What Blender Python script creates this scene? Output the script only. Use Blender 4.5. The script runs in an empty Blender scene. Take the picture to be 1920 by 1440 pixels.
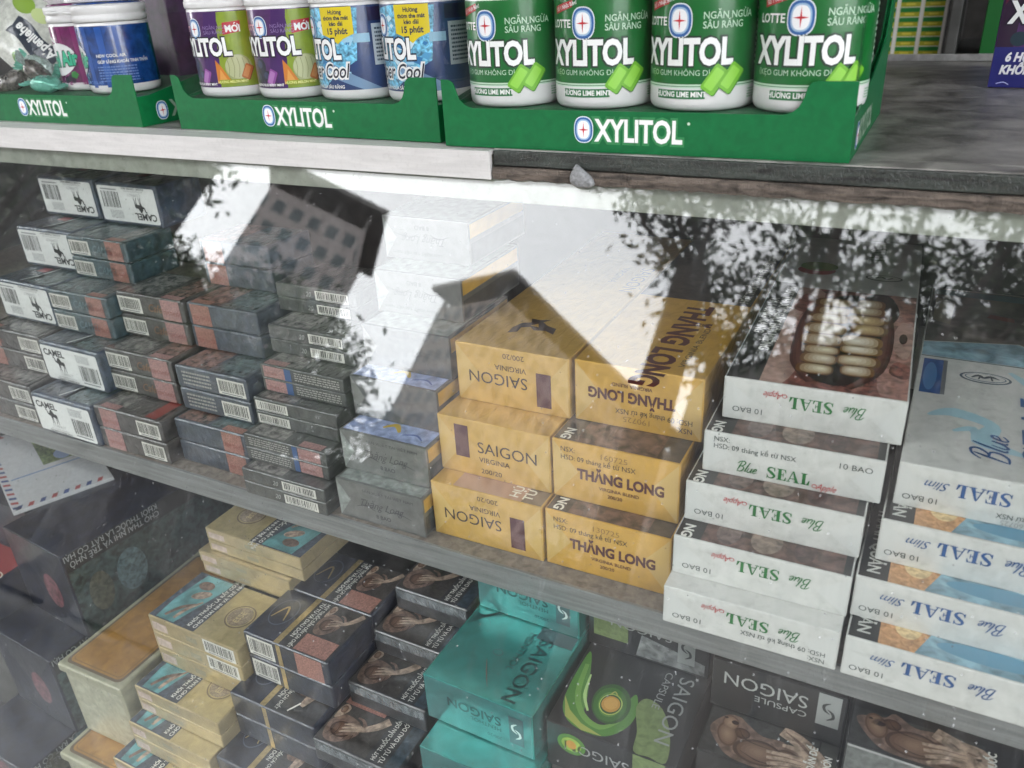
import bpy, bmesh, math, random
import numpy as np
from mathutils import Vector, Matrix
from mathutils.geometry import tessellate_polygon
random.seed(7)
SC = bpy.context.scene
COL = SC.collection
MM = 0.001

# ------------------------------------------------------------------ camera
def cam_setup():
    f, pos, (yw, pt, rl) = 1543.5, (109.4, -395.9, 361.6), [math.radians(a) for a in (-28.94, -26.45, -3.25)]
    fwd = np.array([math.sin(yw)*math.cos(pt), math.cos(yw)*math.cos(pt), math.sin(pt)])
    right = np.array([math.cos(yw), -math.sin(yw), 0.0])
    up = np.cross(right, fwd)
    r2 = math.cos(rl)*right + math.sin(rl)*up
    u2 = -math.sin(rl)*right + math.cos(rl)*up
    cd = bpy.data.cameras.new('camera'); co = bpy.data.objects.new('camera', cd); COL.objects.link(co)
    m = Matrix.Identity(4)
    for i in range(3):
        m[i][0], m[i][1], m[i][2] = r2[i], u2[i], -fwd[i]
        m[i][3] = pos[i]*MM
    co.matrix_world = m
    cd.sensor_width = 36; cd.lens = f/1920*36
    cd.dof.use_dof = True; cd.dof.focus_distance = .60; cd.dof.aperture_fstop = 9.5   # phone lens close up: far reflections go soft
    cd.clip_start = 0.02; cd.clip_end = 2000
    SC.camera = co
cam_setup()

# ------------------------------------------------------------------ sky, sun, exposure
SUN_EL, SUN_AZ = math.radians(60), math.radians(250)
W = bpy.data.worlds.new("World"); SC.world = W; W.use_nodes = True
nt = W.node_tree; nt.nodes.clear()
sky = nt.nodes.new('ShaderNodeTexSky'); sky.sky_type = 'NISHITA'; sky.sun_disc = False
sky.sun_elevation = SUN_EL; sky.sun_rotation = SUN_AZ
sky.air_density = 1.0; sky.dust_density = 2.0; sky.ozone_density = 1.0
hs = nt.nodes.new('ShaderNodeHueSaturation'); hs.inputs['Saturation'].default_value = 0.12   # overcast: nearly white
bg = nt.nodes.new('ShaderNodeBackground'); bg.inputs['Strength'].default_value = 0.15
wo = nt.nodes.new('ShaderNodeOutputWorld')
nt.links.new(sky.outputs[0], hs.inputs['Color']); nt.links.new(hs.outputs[0], bg.inputs[0]); nt.links.new(bg.outputs[0], wo.inputs[0])
sl = bpy.data.lights.new('sun', 'SUN'); sl.energy = 0.5; sl.angle = math.radians(25); sl.color = (1, .96, .9)
so = bpy.data.objects.new('sun', sl); COL.objects.link(so)
# sky rotation r puts the sun at direction (sin r, cos r) seen from above
sd = Vector((math.sin(SUN_AZ)*math.cos(SUN_EL), math.cos(SUN_AZ)*math.cos(SUN_EL), math.sin(SUN_EL)))
so.rotation_euler = (-sd).to_track_quat('-Z', 'Y').to_euler()
SC.view_settings.view_transform = 'Standard'; SC.view_settings.look = 'None'
SC.view_settings.gamma = 1.0; SC.view_settings.use_curve_mapping = False
SC.view_settings.exposure = 3.75
SC.cycles.max_bounces = 10; SC.cycles.transparent_max_bounces = 16
SC.cycles.caustics_reflective = False; SC.cycles.caustics_refractive = False
SC.cycles.sample_clamp_indirect = 4

# ------------------------------------------------------------------ materials
def lin(c):
    return tuple((x/12.92 if x <= .04045 else ((x+.055)/1.055)**2.4) for x in c)
def hx(s):
    s = s.lstrip('#'); return lin(tuple(int(s[i:i+2], 16)/255 for i in (0, 2, 4)))
_mats = {}
def mat(name, col, rough=.5, metal=0., coat=0., bump=0., bscale=80., var=.0, vscale=40., dirt=0., spec=.5, crough=.06, stretch=None):
    """procedural surface: base colour with noise variation, optional wrapping-film coat with wrinkle bump, grime"""
    if name in _mats: return _mats[name]
    if isinstance(col, str): col = hx(col)
    m = bpy.data.materials.new(name); m.use_nodes = True; _mats[name] = m
    t = m.node_tree; p = t.nodes['Principled BSDF']
    p.inputs['Base Color'].default_value = (*col, 1); p.inputs['Roughness'].default_value = rough
    p.inputs['Metallic'].default_value = metal; p.inputs['Specular IOR Level'].default_value = spec
    tc = t.nodes.new('ShaderNodeTexCoord')
    if var > 0 or dirt > 0:
        n = t.nodes.new('ShaderNodeTexNoise'); n.inputs['Scale'].default_value = vscale*5; n.inputs['Detail'].default_value = 6; n.inputs['Distortion'].default_value = .6
        vsrc = tc.outputs['Object']
        if stretch:
            mp = t.nodes.new('ShaderNodeMapping'); mp.inputs['Scale'].default_value = stretch; t.links.new(vsrc, mp.inputs['Vector']); vsrc = mp.outputs['Vector']
        t.links.new(vsrc, n.inputs['Vector'])
        mx = t.nodes.new('ShaderNodeMix'); mx.data_type = 'RGBA'
        lo = tuple(max(0, c*(1-var)) for c in col); hi = tuple(min(1, c*(1+var)) for c in col)
        mx.inputs['A'].default_value = (*lo, 1); mx.inputs['B'].default_value = (*hi, 1)
        mr = t.nodes.new('ShaderNodeMapRange'); mr.inputs['From Min'].default_value = .33; mr.inputs['From Max'].default_value = .67
        t.links.new(n.outputs['Fac'], mr.inputs['Value']); t.links.new(mr.outputs['Result'], mx.inputs['Factor'])
        out = mx.outputs['Result']
        if dirt > 0:
            n2 = t.nodes.new('ShaderNodeTexNoise'); n2.inputs['Scale'].default_value = vscale*6; n2.inputs['Detail'].default_value = 8
            n2.inputs['Roughness'].default_value = .75
            t.links.new(tc.outputs['Object'], n2.inputs['Vector'])
            r = t.nodes.new('ShaderNodeValToRGB'); r.color_ramp.elements[0].position = .52; r.color_ramp.elements[1].position = .72
            r.color_ramp.elements[1].color = (dirt, dirt, dirt, 1); r.color_ramp.elements[0].color = (0, 0, 0, 1)
            t.links.new(n2.outputs['Fac'], r.inputs['Fac'])
            m2 = t.nodes.new('ShaderNodeMix'); m2.data_type = 'RGBA'
            m2.inputs['B'].default_value = (.09, .075, .06, 1)
            t.links.new(out, m2.inputs['A']); t.links.new(r.outputs['Color'], m2.inputs['Factor'])
            out = m2.outputs['Result']
        t.links.new(out, p.inputs['Base Color'])
    if coat > 0:
        p.inputs['Coat Weight'].default_value = coat; p.inputs['Coat Roughness'].default_value = crough
    if bump > 0:
        n3 = t.nodes.new('ShaderNodeTexNoise'); n3.inputs['Scale'].default_value = bscale*2; n3.inputs['Detail'].default_value = 5
        n3.inputs['Distortion'].default_value = 1.2
        mp3 = t.nodes.new('ShaderNodeMapping'); mp3.inputs['Rotation'].default_value = (.3, .5, .7); mp3.inputs['Scale'].default_value = (1.6, .5, 1)
        t.links.new(tc.outputs['Object'], mp3.inputs['Vector']); t.links.new(mp3.outputs['Vector'], n3.inputs['Vector'])
        b = t.nodes.new('ShaderNodeBump'); b.inputs['Strength'].default_value = bump; b.inputs['Distance'].default_value = .002
        t.links.new(n3.outputs['Fac'], b.inputs['Height'])
        t.links.new(b.outputs['Normal'], p.inputs['Coat Normal' if coat > 0 else 'Normal'])
    return m
def ink(c, rough=.45, coat=0., metal=0.):
    return mat('ink_%s_%d_%d_%d' % (c.strip('#'), rough*100, coat*100, metal*100), c, rough, metal, coat)
FILM = dict(coat=.55, bump=.5, bscale=45)

def see_through(name, refl=.04, tint=(1, 1, 1), dust=0., rough=.0, grime=False, scr=0.):
    """clear sheet: transparent + mirror by angle, with a film of dust that is real diffuse matter"""
    m = bpy.data.materials.new(name); m.use_nodes = True; t = m.node_tree; t.nodes.clear()
    o = t.nodes.new('ShaderNodeOutputMaterial')
    tr = t.nodes.new('ShaderNodeBsdfTransparent'); tr.inputs[0].default_value = (*tint, 1)
    gl = t.nodes.new('ShaderNodeBsdfGlossy'); gl.inputs['Roughness'].default_value = rough
    lw = t.nodes.new('ShaderNodeLayerWeight'); lw.inputs['Blend'].default_value = .5
    pw = t.nodes.new('ShaderNodeMath'); pw.operation = 'POWER'; pw.inputs[1].default_value = 5
    ma = t.nodes.new('ShaderNodeMath'); ma.operation = 'MULTIPLY_ADD'; ma.inputs[1].default_value = 1-refl; ma.inputs[2].default_value = refl
    t.links.new(lw.outputs['Facing'], pw.inputs[0]); t.links.new(pw.outputs[0], ma.inputs[0])
    mx = t.nodes.new('ShaderNodeMixShader')
    src = tr.outputs[0]
    if dust > 0:
        df = t.nodes.new('ShaderNodeBsdfDiffuse'); df.inputs[0].default_value = (.62, .63, .64, 1)
        tc = t.nodes.new('ShaderNodeTexCoord')
        n = t.nodes.new('ShaderNodeTexNoise'); n.inputs['Scale'].default_value = 7; n.inputs['Detail'].default_value = 9; n.inputs['Roughness'].default_value = .65
        mp = t.nodes.new('ShaderNodeMapping'); mp.inputs['Scale'].default_value = (1, 1, .55); mp.inputs['Rotation'].default_value = (0, .5, 0)
        t.links.new(tc.outputs['Object'], mp.inputs['Vector']); t.links.new(mp.outputs['Vector'], n.inputs['Vector'])
        r = t.nodes.new('ShaderNodeMapRange'); r.inputs['From Min'].default_value = .42; r.inputs['From Max'].default_value = .78
        r.inputs['To Min'].default_value = dust*.25; r.inputs['To Max'].default_value = dust*4.5
        t.links.new(n.outputs['Fac'], r.inputs['Value'])
        fac = r.outputs['Result']
        # wiped streaks
        n2 = t.nodes.new('ShaderNodeTexNoise'); n2.inputs['Scale'].default_value = 30; n2.inputs['Detail'].default_value = 5
        mp2 = t.nodes.new('ShaderNodeMapping'); mp2.inputs['Scale'].default_value = (6, .6, .6); mp2.inputs['Rotation'].default_value = (0, .9, .3)
        t.links.new(tc.outputs['Object'], mp2.inputs['Vector']); t.links.new(mp2.outputs['Vector'], n2.inputs['Vector'])
        r2 = t.nodes.new('ShaderNodeMapRange'); r2.inputs['From Min'].default_value = .55; r2.inputs['From Max'].default_value = .8
        r2.inputs['To Max'].default_value = dust*3
        t.links.new(n2.outputs['Fac'], r2.inputs['Value'])
        ad = t.nodes.new('ShaderNodeMath'); ad.operation = 'ADD'; t.links.new(fac, ad.inputs[0]); t.links.new(r2.outputs['Result'], ad.inputs[1])
        # specks
        vo = t.nodes.new('ShaderNodeTexVoronoi'); vo.inputs['Scale'].default_value = 160
        t.links.new(tc.outputs['Object'], vo.inputs['Vector'])
        cmp = t.nodes.new('ShaderNodeMath'); cmp.operation = 'LESS_THAN'; cmp.inputs[1].default_value = .1
        t.links.new(vo.outputs['Distance'], cmp.inputs[0])
        sm = t.nodes.new('ShaderNodeMath'); sm.operation = 'MULTIPLY'; sm.inputs[1].default_value = .3
        t.links.new(cmp.outputs[0], sm.inputs[0])
        wn = t.nodes.new('ShaderNodeMath'); wn.operation = 'GREATER_THAN'; wn.inputs[1].default_value = .72
        sep = t.nodes.new('ShaderNodeSeparateColor'); t.links.new(vo.outputs['Color'], sep.inputs[0]); t.links.new(sep.outputs[0], wn.inputs[0])
        sm2 = t.nodes.new('ShaderNodeMath'); sm2.operation = 'MULTIPLY'; t.links.new(sm.outputs[0], sm2.inputs[0]); t.links.new(wn.outputs[0], sm2.inputs[1])
        ad2 = t.nodes.new('ShaderNodeMath'); ad2.operation = 'ADD'; t.links.new(ad.outputs[0], ad2.inputs[0]); t.links.new(sm2.outputs[0], ad2.inputs[1])
        md = t.nodes.new('ShaderNodeMixShader'); t.links.new(ad2.outputs[0], md.inputs[0])
        t.links.new(tr.outputs[0], md.inputs[1]); t.links.new(df.outputs[0], md.inputs[2])
        src = md.outputs[0]
    t.links.new(ma.outputs[0], mx.inputs[0]); t.links.new(src, mx.inputs[1]); t.links.new(gl.outputs[0], mx.inputs[2])
    t.links.new(mx.outputs[0], o.inputs[0])
    return m

# ------------------------------------------------------------------ mesh building
class Fr:
    """a flat printing surface: origin, right, up, outward (mm)"""
    cyl = False
    def __init__(s, O, U, V):
        s.O, s.U, s.V = np.array(O, float), np.array(U, float), np.array(V, float); s.N = np.cross(s.U, s.V)
    def p(s, x, y, l): return s.O + s.U*x + s.V*y + s.N*(.12*l)
    def turn(s, x, y, k):
        """frame with origin at (x,y) turned k quarter turns counter-clockwise"""
        O = s.p(x, y, 0); U, V = s.U, s.V
        for _ in range(k % 4): U, V = V, -U
        return Fr(O, U, V)
class Cy:
    """printing surface round a bottle: x runs along the arc, centred on azimuth a0 (0 faces -y)"""
    cyl = True
    def __init__(s, R, a0=0., z=0.): s.R, s.a0, s.z = R, a0, z
    def p(s, x, y, l):
        a = s.a0 + x/s.R; r = s.R + .1*l
        return np.array([r*math.sin(a), -r*math.cos(a), s.z+y])
_txt = {}
def raw_glyphs(s, weight, shear):
    cu = bpy.data.curves.new('t', 'FONT'); cu.body = s; cu.size = 1; cu.offset = weight; cu.shear = shear
    cu.resolution_u = 3; cu.fill_mode = 'FRONT'
    ob = bpy.data.objects.new('t', cu); COL.objects.link(ob)
    dg = bpy.context.evaluated_depsgraph_get()
    me = bpy.data.meshes.new_from_object(ob.evaluated_get(dg))
    v = np.array([tuple(q.co)[:2] for q in me.vertices]) if len(me.vertices) else np.zeros((0, 2))
    me.calc_loop_triangles()
    t = [tuple(q.vertices) for q in me.loop_triangles]
    bpy.data.objects.remove(ob); bpy.data.curves.remove(cu); bpy.data.meshes.remove(me)
    return v, t
_HORN = {'Ơ': 'O', 'Ờ': 'O', 'Ớ': 'O', 'Ợ': 'O', 'Đ': 'D'}
def glyphs(s, weight, shear):
    """outline letters of a word; horned and barred capitals are composed from plain ones"""
    k = (s, round(weight, 3), round(shear, 2))
    if k in _txt: return _txt[k]
    if not any(c in s for c in _HORN):
        _txt[k] = raw_glyphs(s, weight, shear); return _txt[k]
    base = ''.join(_HORN.get(c, c) for c in s)
    v, t = raw_glyphs(base, weight, shear); P = [tuple(q) for q in v]; T = list(t); w = weight
    bar = raw_glyphs('|', 0, 0)[0][:, 0].min()
    def quad(pts):
        o = len(P); P.extend([(x+shear*y, y) for x, y in pts]); T.extend([(o, o+1, o+2), (o, o+2, o+3)])
    for i, c in enumerate(s):
        if c not in _HORN: continue
        x0 = raw_glyphs(base[:i]+'|', 0, 0)[0][:, 0].max()-(raw_glyphs('|', 0, 0)[0][:, 0].max()) if i else 0
        if c == 'Đ': quad([(x0-.02-w, .30-w*.7), (x0+.062-w, .30-w*.7), (x0+.062-w, .38+w*.7), (x0-.02-w, .38+w*.7)]); continue
        quad([(x0+.70, .60), (x0+.80+w, .64), (x0+.82+w, .80+w), (x0+.73, .80+w)])
        if c == 'Ờ': quad([(x0+.40, .78+w), (x0+.48+w, .78+w), (x0+.38, .92+w), (x0+.27-w, .92+w)])
        if c == 'Ớ': quad([(x0+.36-w, .78+w), (x0+.44, .78+w), (x0+.57+w, .92+w), (x0+.46, .92+w)])
        if c == 'Ợ': quad([(x0+.36-w, -.2-w), (x0+.47+w, -.2-w), (x0+.47+w, -.09), (x0+.36-w, -.09)])
    _txt[k] = (np.array(P), T); return _txt[k]
CAP = None
def cap_h():
    global CAP
    if CAP is None:
        v, _ = glyphs('H', 0, 0); CAP = v[:, 1].max()
    return CAP
class MB:
    def __init__(s): s.v, s.f, s.m, s.sm, s.mats = [], [], [], [], []; s.clip = None
    def mi(s, m):
        if m not in s.mats: s.mats.append(m)
        return s.mats.index(m)
    def face(s, pts, m, smooth=False):
        b = len(s.v); s.v += [tuple(p) for p in pts]; s.f.append(tuple(range(b, b+len(pts)))); s.m.append(s.mi(m)); s.sm.append(smooth)
    def tris(s, F, pts, tr, m, l):
        k = s.mi(m)
        if not F.cyl:
            b = len(s.v); s.v += [tuple(F.p(x, y, l)) for x, y in pts]
            for t in tr: s.f.append(tuple(b+i for i in t)); s.m.append(k); s.sm.append(False)
            return
        st = [tuple(tuple(pts[i]) for i in t) for t in tr]
        while st:
            a, b_, c = st.pop()
            e = [(abs(a[0]-b_[0]), 0), (abs(b_[0]-c[0]), 1), (abs(c[0]-a[0]), 2)]
            mxv, i = max(e)
            if mxv > 3.0:
                q = (a, b_, c); p0, p1, p2 = q[i], q[(i+1) % 3], q[(i+2) % 3]
                mid = ((p0[0]+p1[0])/2, (p0[1]+p1[1])/2)
                st += [(p0, mid, p2), (mid, p1, p2)]
            else:
                s.face([F.p(x, y, l) for x, y in (a, b_, c)], m)
    def poly(s, F, pts, m, l=1):
        if s.clip:
            a, c, d, e = s.clip; pts = [(min(max(x, a), d), min(max(y, c), e)) for x, y in pts]
        tr = tessellate_polygon([[Vector((x, y, 0)) for x, y in pts]])
        P = list(pts); out = []
        for t in tr:
            (x0, y0), (x1, y1), (x2, y2) = [P[i] for i in t]
            out.append(t if (x1-x0)*(y2-y0)-(x2-x0)*(y1-y0) > 0 else (t[0], t[2], t[1]))
        s.tris(F, P, out, m, l)
    def rect(s, F, x0, y0, x1, y1, m, l=1): s.poly(F, [(x0, y0), (x1, y0), (x1, y1), (x0, y1)], m, l)
    def ell(s, F, cx, cy, rx, ry, m, l=1, n=28, pw=2., a0=0, a1=2*math.pi, rot=0.):
        P = []
        for i in range(n):
            a = a0+(a1-a0)*i/n; c, q = math.cos(a), math.sin(a)
            x = rx*math.copysign(abs(c)**(2/pw), c); y = ry*math.copysign(abs(q)**(2/pw), q)
            P.append((cx+x*math.cos(rot)-y*math.sin(rot), cy+x*math.sin(rot)+y*math.cos(rot)))
        s.poly(F, P, m, l)
    def grad(s, F, cx, cy, rx, ry, c0, c1, l=1, n=5, rot=0., pw=2., dx=0., dy=0.):
        """printed airbrush: nested ellipses from colour c0 (rim) to c1 (middle)"""
        a, b = [int(c0[i:i+2], 16) for i in (1, 3, 5)], [int(c1[i:i+2], 16) for i in (1, 3, 5)]
        for i in range(n):
            t = i/(n-1); k = 1-.82*t; t2 = t**.5; c = '#%02x%02x%02x' % tuple(int(p+(q-p)*t2) for p, q in zip(a, b))
            s.ell(F, cx+dx*t, cy+dy*t, rx*k, ry*k, ink(c, .38, .45), l+i*.4, n=26, pw=pw, rot=rot)
    def shape(s, F, pts, m, l=1, n=4):
        """closed smooth outline"""
        P = [np.array(p, float) for p in pts]; Q = []; N = len(P)
        for i in range(N):
            p0, p1, p2, p3 = P[i-1], P[i], P[(i+1) % N], P[(i+2) % N]
            for j in range(n):
                t = j/n; q = .5*((2*p1)+(-p0+p2)*t+(2*p0-5*p1+4*p2-p3)*t*t+(-p0+3*p1-3*p2+p3)*t**3); Q.append((q[0], q[1]))
        s.poly(F, Q, m, l)
    def text(s, F, t, x, y, h, m, l=2, w=.0, sx=1., al='l', shear=0., rot=0.):
        v, tr = glyphs(t, w, shear)
        if not len(v): return
        k = h/cap_h(); wd = v[:, 0].max()*k*sx; off = {'l': 0, 'c': -wd/2, 'r': -wd}[al]
        c, q = math.cos(rot), math.sin(rot)
        pts = [(x+(a*k*sx+off)*c-b*k*q, y+(a*k*sx+off)*q+b*k*c) for a, b in v]
        s.tris(F, pts, tr, m, l)
    def stroke(s, F, pts, w, m, l=2, n=5):
        """ribbon along a smooth curve; w = width or list of widths"""
        P = [np.array(p, float) for p in pts]; Wd = [w]*len(P) if not hasattr(w, '__len__') else list(w)
        Q, R = [], []
        for i in range(len(P)-1):
            p0, p1, p2, p3 = P[max(i-1, 0)], P[i], P[i+1], P[min(i+2, len(P)-1)]
            for j in range(n):
                t = j/n
                Q.append(.5*((2*p1)+(-p0+p2)*t+(2*p0-5*p1+4*p2-p3)*t*t+(-p0+3*p1-3*p2+p3)*t**3)); R.append(Wd[i]*(1-t)+Wd[i+1]*t)
        Q.append(P[-1]); R.append(Wd[-1])
        L_, R_ = [], []
        for i, q in enumerate(Q):
            d = Q[min(i+1, len(Q)-1)]-Q[max(i-1, 0)]; d = d/(np.linalg.norm(d)+1e-9); nn = np.array([-d[1], d[0]])*R[i]/2
            L_.append(q+nn); R_.append(q-nn)
        for i in range(len(Q)-1):
            s.tris(F, [R_[i], R_[i+1], L_[i+1], L_[i]], [(0, 1, 2), (0, 2, 3)], m, l)
    def barcode(s, F, x0, y0, x1, y1, l=1, seed=0, n=17):
        s.rect(F, x0, y0, x1, y1, ink('#cfccc4', .5, .3), l)
        rr = random.Random(seed); dk = ink('#1b1b1d', .5, .3); ht = y1-y0; wd = x1-x0
        x = x0+wd*.06
        while x < x1-wd*.06:
            a = wd*rr.choice((.012, .02, .03)); s.rect(F, x, y0+ht*.2, min(x+a, x1), y1-ht*.1, dk, l+1); x += a+wd*rr.choice((.015, .02, .035))
        s.rect(F, x0+wd*.12, y0+ht*.06, x1-wd*.12, y0+ht*.13, ink('#77757a', .5, .3), l+1)
    def lines(s, F, x0, y0, x1, y1, n, m, l=1, seed=1):
        rr = random.Random(seed); dy = (y1-y0)/n
        for i in range(n):
            y = y1-(i+.75)*dy; x = x0
            while x < x1:
                a = rr.uniform(.03, .11)*(x1-x0); s.rect(F, x, y, min(x+a, x1), y+dy*.5, m, l); x += a+.018*(x1-x0)
    def box(s, w, d, h, m, bev=.7, o=(0, 0, 0), seg=2, tm=None):
        bm = bmesh.new(); bmesh.ops.create_cube(bm, size=1)
        for v in bm.verts: v.co = Vector(((v.co.x+.5)*w, (v.co.y+.5)*d, (v.co.z+.5)*h))
        if bev > 0: bmesh.ops.bevel(bm, geom=bm.edges[:], offset=bev, segments=seg, affect='EDGES', profile=.5)
        s.bm(bm, m, o, tm)
    def bm(s, bm, m, o=(0, 0, 0), tm=None, smooth=False):
        b = len(s.v); bm.verts.ensure_lookup_table()
        for i, v in enumerate(bm.verts): v.index = i; s.v.append((v.co.x+o[0], v.co.y+o[1], v.co.z+o[2]))
        k = s.mi(m)
        for f in bm.faces:
            s.f.append(tuple(b+v.index for v in f.verts)); s.m.append(s.mi(tm(f)) if tm else k); s.sm.append(smooth)
        bm.free()
    def lathe(s, prof, m, n=56, smooth=True):
        """prof = [(r,z,material?)]; material of a ring is that of its lower point"""
        b = len(s.v)
        for r, z, *_ in prof:
            for i in range(n):
                a = 2*math.pi*i/n; s.v.append((r*math.sin(a), -r*math.cos(a), z))
        for j in range(len(prof)-1):
            mm = prof[j][2] if len(prof[j]) > 2 else m
            for i in range(n):
                i2 = (i+1) % n
                s.f.append((b+j*n+i, b+j*n+i2, b+(j+1)*n+i2, b+(j+1)*n+i)); s.m.append(s.mi(mm)); s.sm.append(smooth)
        s.f.append(tuple(b+i for i in range(n))[::-1]); s.m.append(s.mi(m)); s.sm.append(False)
        e = b+(len(prof)-1)*n; s.f.append(tuple(e+i for i in range(n))); s.m.append(s.mi(m)); s.sm.append(False)
    def extrude(s, pts, axis, a, b_, m):
        """prism of a 2-D outline: axis 'y' -> pts are (x,z), 'x' -> (y,z), 'z' -> (x,y)"""
        def P(p, t): return {'y': (p[0], t, p[1]), 'x': (t, p[0], p[1]), 'z': (p[0], p[1], t)}[axis]
        n = len(pts); tr = tessellate_polygon([[Vector((x, y, 0)) for x, y in pts]])
        base = len(s.v); s.v += [P(p, a) for p in pts]+[P(p, b_) for p in pts]; k = s.mi(m)
        def add(f): s.f.append(f); s.m.append(k); s.sm.append(False)
        for t in tr:
            add(tuple(base+i for i in t)); add(tuple(base+n+i for i in reversed(t)))
        for i in range(n):
            j = (i+1) % n; add((base+i, base+j, base+n+j, base+n+i))
    def build(s, name, parent=None, loc=(0, 0, 0), rz=0., recalc=False):
        me = bpy.data.meshes.new(name)
        me.from_pydata([(x*MM, y*MM, z*MM) for x, y, z in s.v], [], s.f)
        for m in s.mats: me.materials.append(m)
        me.polygons.foreach_set('material_index', s.m); me.polygons.foreach_set('use_smooth', s.sm)
        if recalc:
            bm = bmesh.new(); bm.from_mesh(me); bmesh.ops.recalc_face_normals(bm, faces=bm.faces[:]); bm.to_mesh(me); bm.free()
        me.update()
        o = bpy.data.objects.new(name, me); COL.objects.link(o)
        if parent: o.parent = parent
        o.location = [c*MM for c in loc]; o.rotation_euler = (0, 0, rz)
        return o
def tag(o, label, cat, group=None):
    o['label'] = label; o['category'] = cat
    if group: o['group'] = group
    return o
def thing(name, label, cat, loc=(0, 0, 0), rz=0., group=None):
    o = bpy.data.objects.new(name, None); COL.objects.link(o); o.empty_display_size = .02
    o.location = [c*MM for c in loc]; o.rotation_euler = (0, 0, rz)
    return tag(o, label, cat, group)
def faces(w, d, h):
    return (Fr((0, 0, 0), (1, 0, 0), (0, 0, 1)), Fr((0, 0, h), (1, 0, 0), (0, 1, 0)),
            Fr((w, 0, 0), (0, 1, 0), (0, 0, 1)), Fr((0, d, 0), (0, -1, 0), (0, 0, 1)))

# ------------------------------------------------------------------ ground, street and what stands across it (seen mirrored in the pane)
GZ = -850.0
m_asph = mat('asphalt', (.04, .04, .042), .9, var=.3, vscale=3)
m_pave = mat('pavement', (.13, .125, .12), .85, var=.25, vscale=6, dirt=.4)
b = MB(); b.face([(-300e3, -300e3, GZ-160), (300e3, -300e3, GZ-160), (300e3, 300e3, GZ-160), (-300e3, 300e3, GZ-160)], m_asph)
g = b.build('ground'); g['kind'] = 'structure'
b = MB(); b.box(60e3, 3700, 150, m_pave, 10, o=(-30e3, -2500, GZ-150), seg=1)
g = b.build('pavement'); g['kind'] = 'structure'

def wall_mat(name, wall, glass, sx, sz):
    m = bpy.data.materials.new(name); m.use_nodes = True; t = m.node_tree; p = t.nodes['Principled BSDF']; p.inputs['Roughness'].default_value = .8
    tc = t.nodes.new('ShaderNodeTexCoord'); sp = t.nodes.new('ShaderNodeSeparateXYZ'); t.links.new(tc.outputs['Object'], sp.inputs[0])
    def band(sock, size, lo, hi):
        d = t.nodes.new('ShaderNodeMath'); d.operation = 'DIVIDE'; d.inputs[1].default_value = size; t.links.new(sock, d.inputs[0])
        f = t.nodes.new('ShaderNodeMath'); f.operation = 'FRACT'; t.links.new(d.outputs[0], f.inputs[0])
        a = t.nodes.new('ShaderNodeMath'); a.operation = 'GREATER_THAN'; a.inputs[1].default_value = lo; t.links.new(f.outputs[0], a.inputs[0])
        c = t.nodes.new('ShaderNodeMath'); c.operation = 'LESS_THAN'; c.inputs[1].default_value = hi; t.links.new(f.outputs[0], c.inputs[0])
        q = t.nodes.new('ShaderNodeMath'); q.operation = 'MULTIPLY'; t.links.new(a.outputs[0], q.inputs[0]); t.links.new(c.outputs[0], q.inputs[1])
        return q.outputs[0]
    ad = t.nodes.new('ShaderNodeMath'); ad.operation = 'ADD'; t.links.new(sp.outputs[0], ad.inputs[0]); t.links.new(sp.outputs[1], ad.inputs[1])
    q = t.nodes.new('ShaderNodeMath'); q.operation = 'MULTIPLY'
    t.links.new(band(ad.outputs[0], sx, .2, .8), q.inputs[0]); t.links.new(band(sp.outputs[2], sz, .25, .8), q.inputs[1])
    mx = t.nodes.new('ShaderNodeMix'); mx.data_type = 'RGBA'; mx.inputs['A'].default_value = (*wall, 1); mx.inputs['B'].default_value = (*glass, 1)
    t.links.new(q.outputs[0], mx.inputs['Factor']); t.links.new(mx.outputs['Result'], p.inputs['Base Color'])
    return m
def block(p1, p2, wd, top, label, wmat, crown=False, name='apartment_tower'):
    """building whose street facade runs from p1 to p2 (plan, mm), wd deep behind it"""
    p1, p2 = Vector(p1), Vector(p2); L = (p2-p1).length; u = (p2-p1)/L; ang = math.atan2(u.y, u.x)
    r = thing(name, label, 'building', (p1.x, p1.y, GZ), ang)
    H = top-GZ
    b = MB(); b.box(L, wd, H-(2600 if crown else 0), wmat, 30, seg=1, o=(0, 0, 0) if wd > 0 else (0, wd, 0)); b.build('wall', r)
    pale = mat('tower_render', (.3, .28, .27), .8)
    y0, y1 = 0, wd
    if crown:
        b = MB(); b.box(L+2600, wd+2600, 600, pale, 30, o=(-1300, y0-1300, H-600), seg=1); b.build('roof', r)
        n = max(3, int(L/3200)); k = 0
        for i in range(n+1):
            for yy in (y0+300, y1-700):
                if i not in (0, n) and yy > y0+400: continue
                b = MB(); b.box(420, 420, 2000, pale, 0, o=((L-420)*i/n, yy, H-2600)); b.build('roof_pillar', r)
    return r
def pol(az, el, H): d = (H)/math.tan(math.radians(el)); a = math.radians(az); return (d*math.sin(a), -d*math.cos(a))
wA = wall_mat('tower_wall_grey', (.62, .55, .53), (.2, .23, .24), 1.9, 2.6)
wB = wall_mat('tower_wall_tan', (.5, .42, .37), (.19, .19, .2), 1.8, 2.7)
wC = wall_mat('tower_wall_dark', (.09, .08, .075), (.03, .03, .035), 3.6, 3.1)
block(pol(-43.5, 30.2, 44e3), pol(-51, 29.5, 44e3), 12e3, 44e3, 'grey apartment tower with a pillared roof terrace across the street', wA, True)
block(pol(-15, 24, 45e3), pol(-31.5, 30.5, 45e3), 11e3, 45e3, 'long tan apartment block with a gridded facade across the street', wB, True)
block(pol(-54.6, 27, 33e3), pol(-75, 27, 33e3), 12e3, 33e3, 'dark low block left of the grey apartment tower', wC, False, 'apartment_block')
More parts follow.
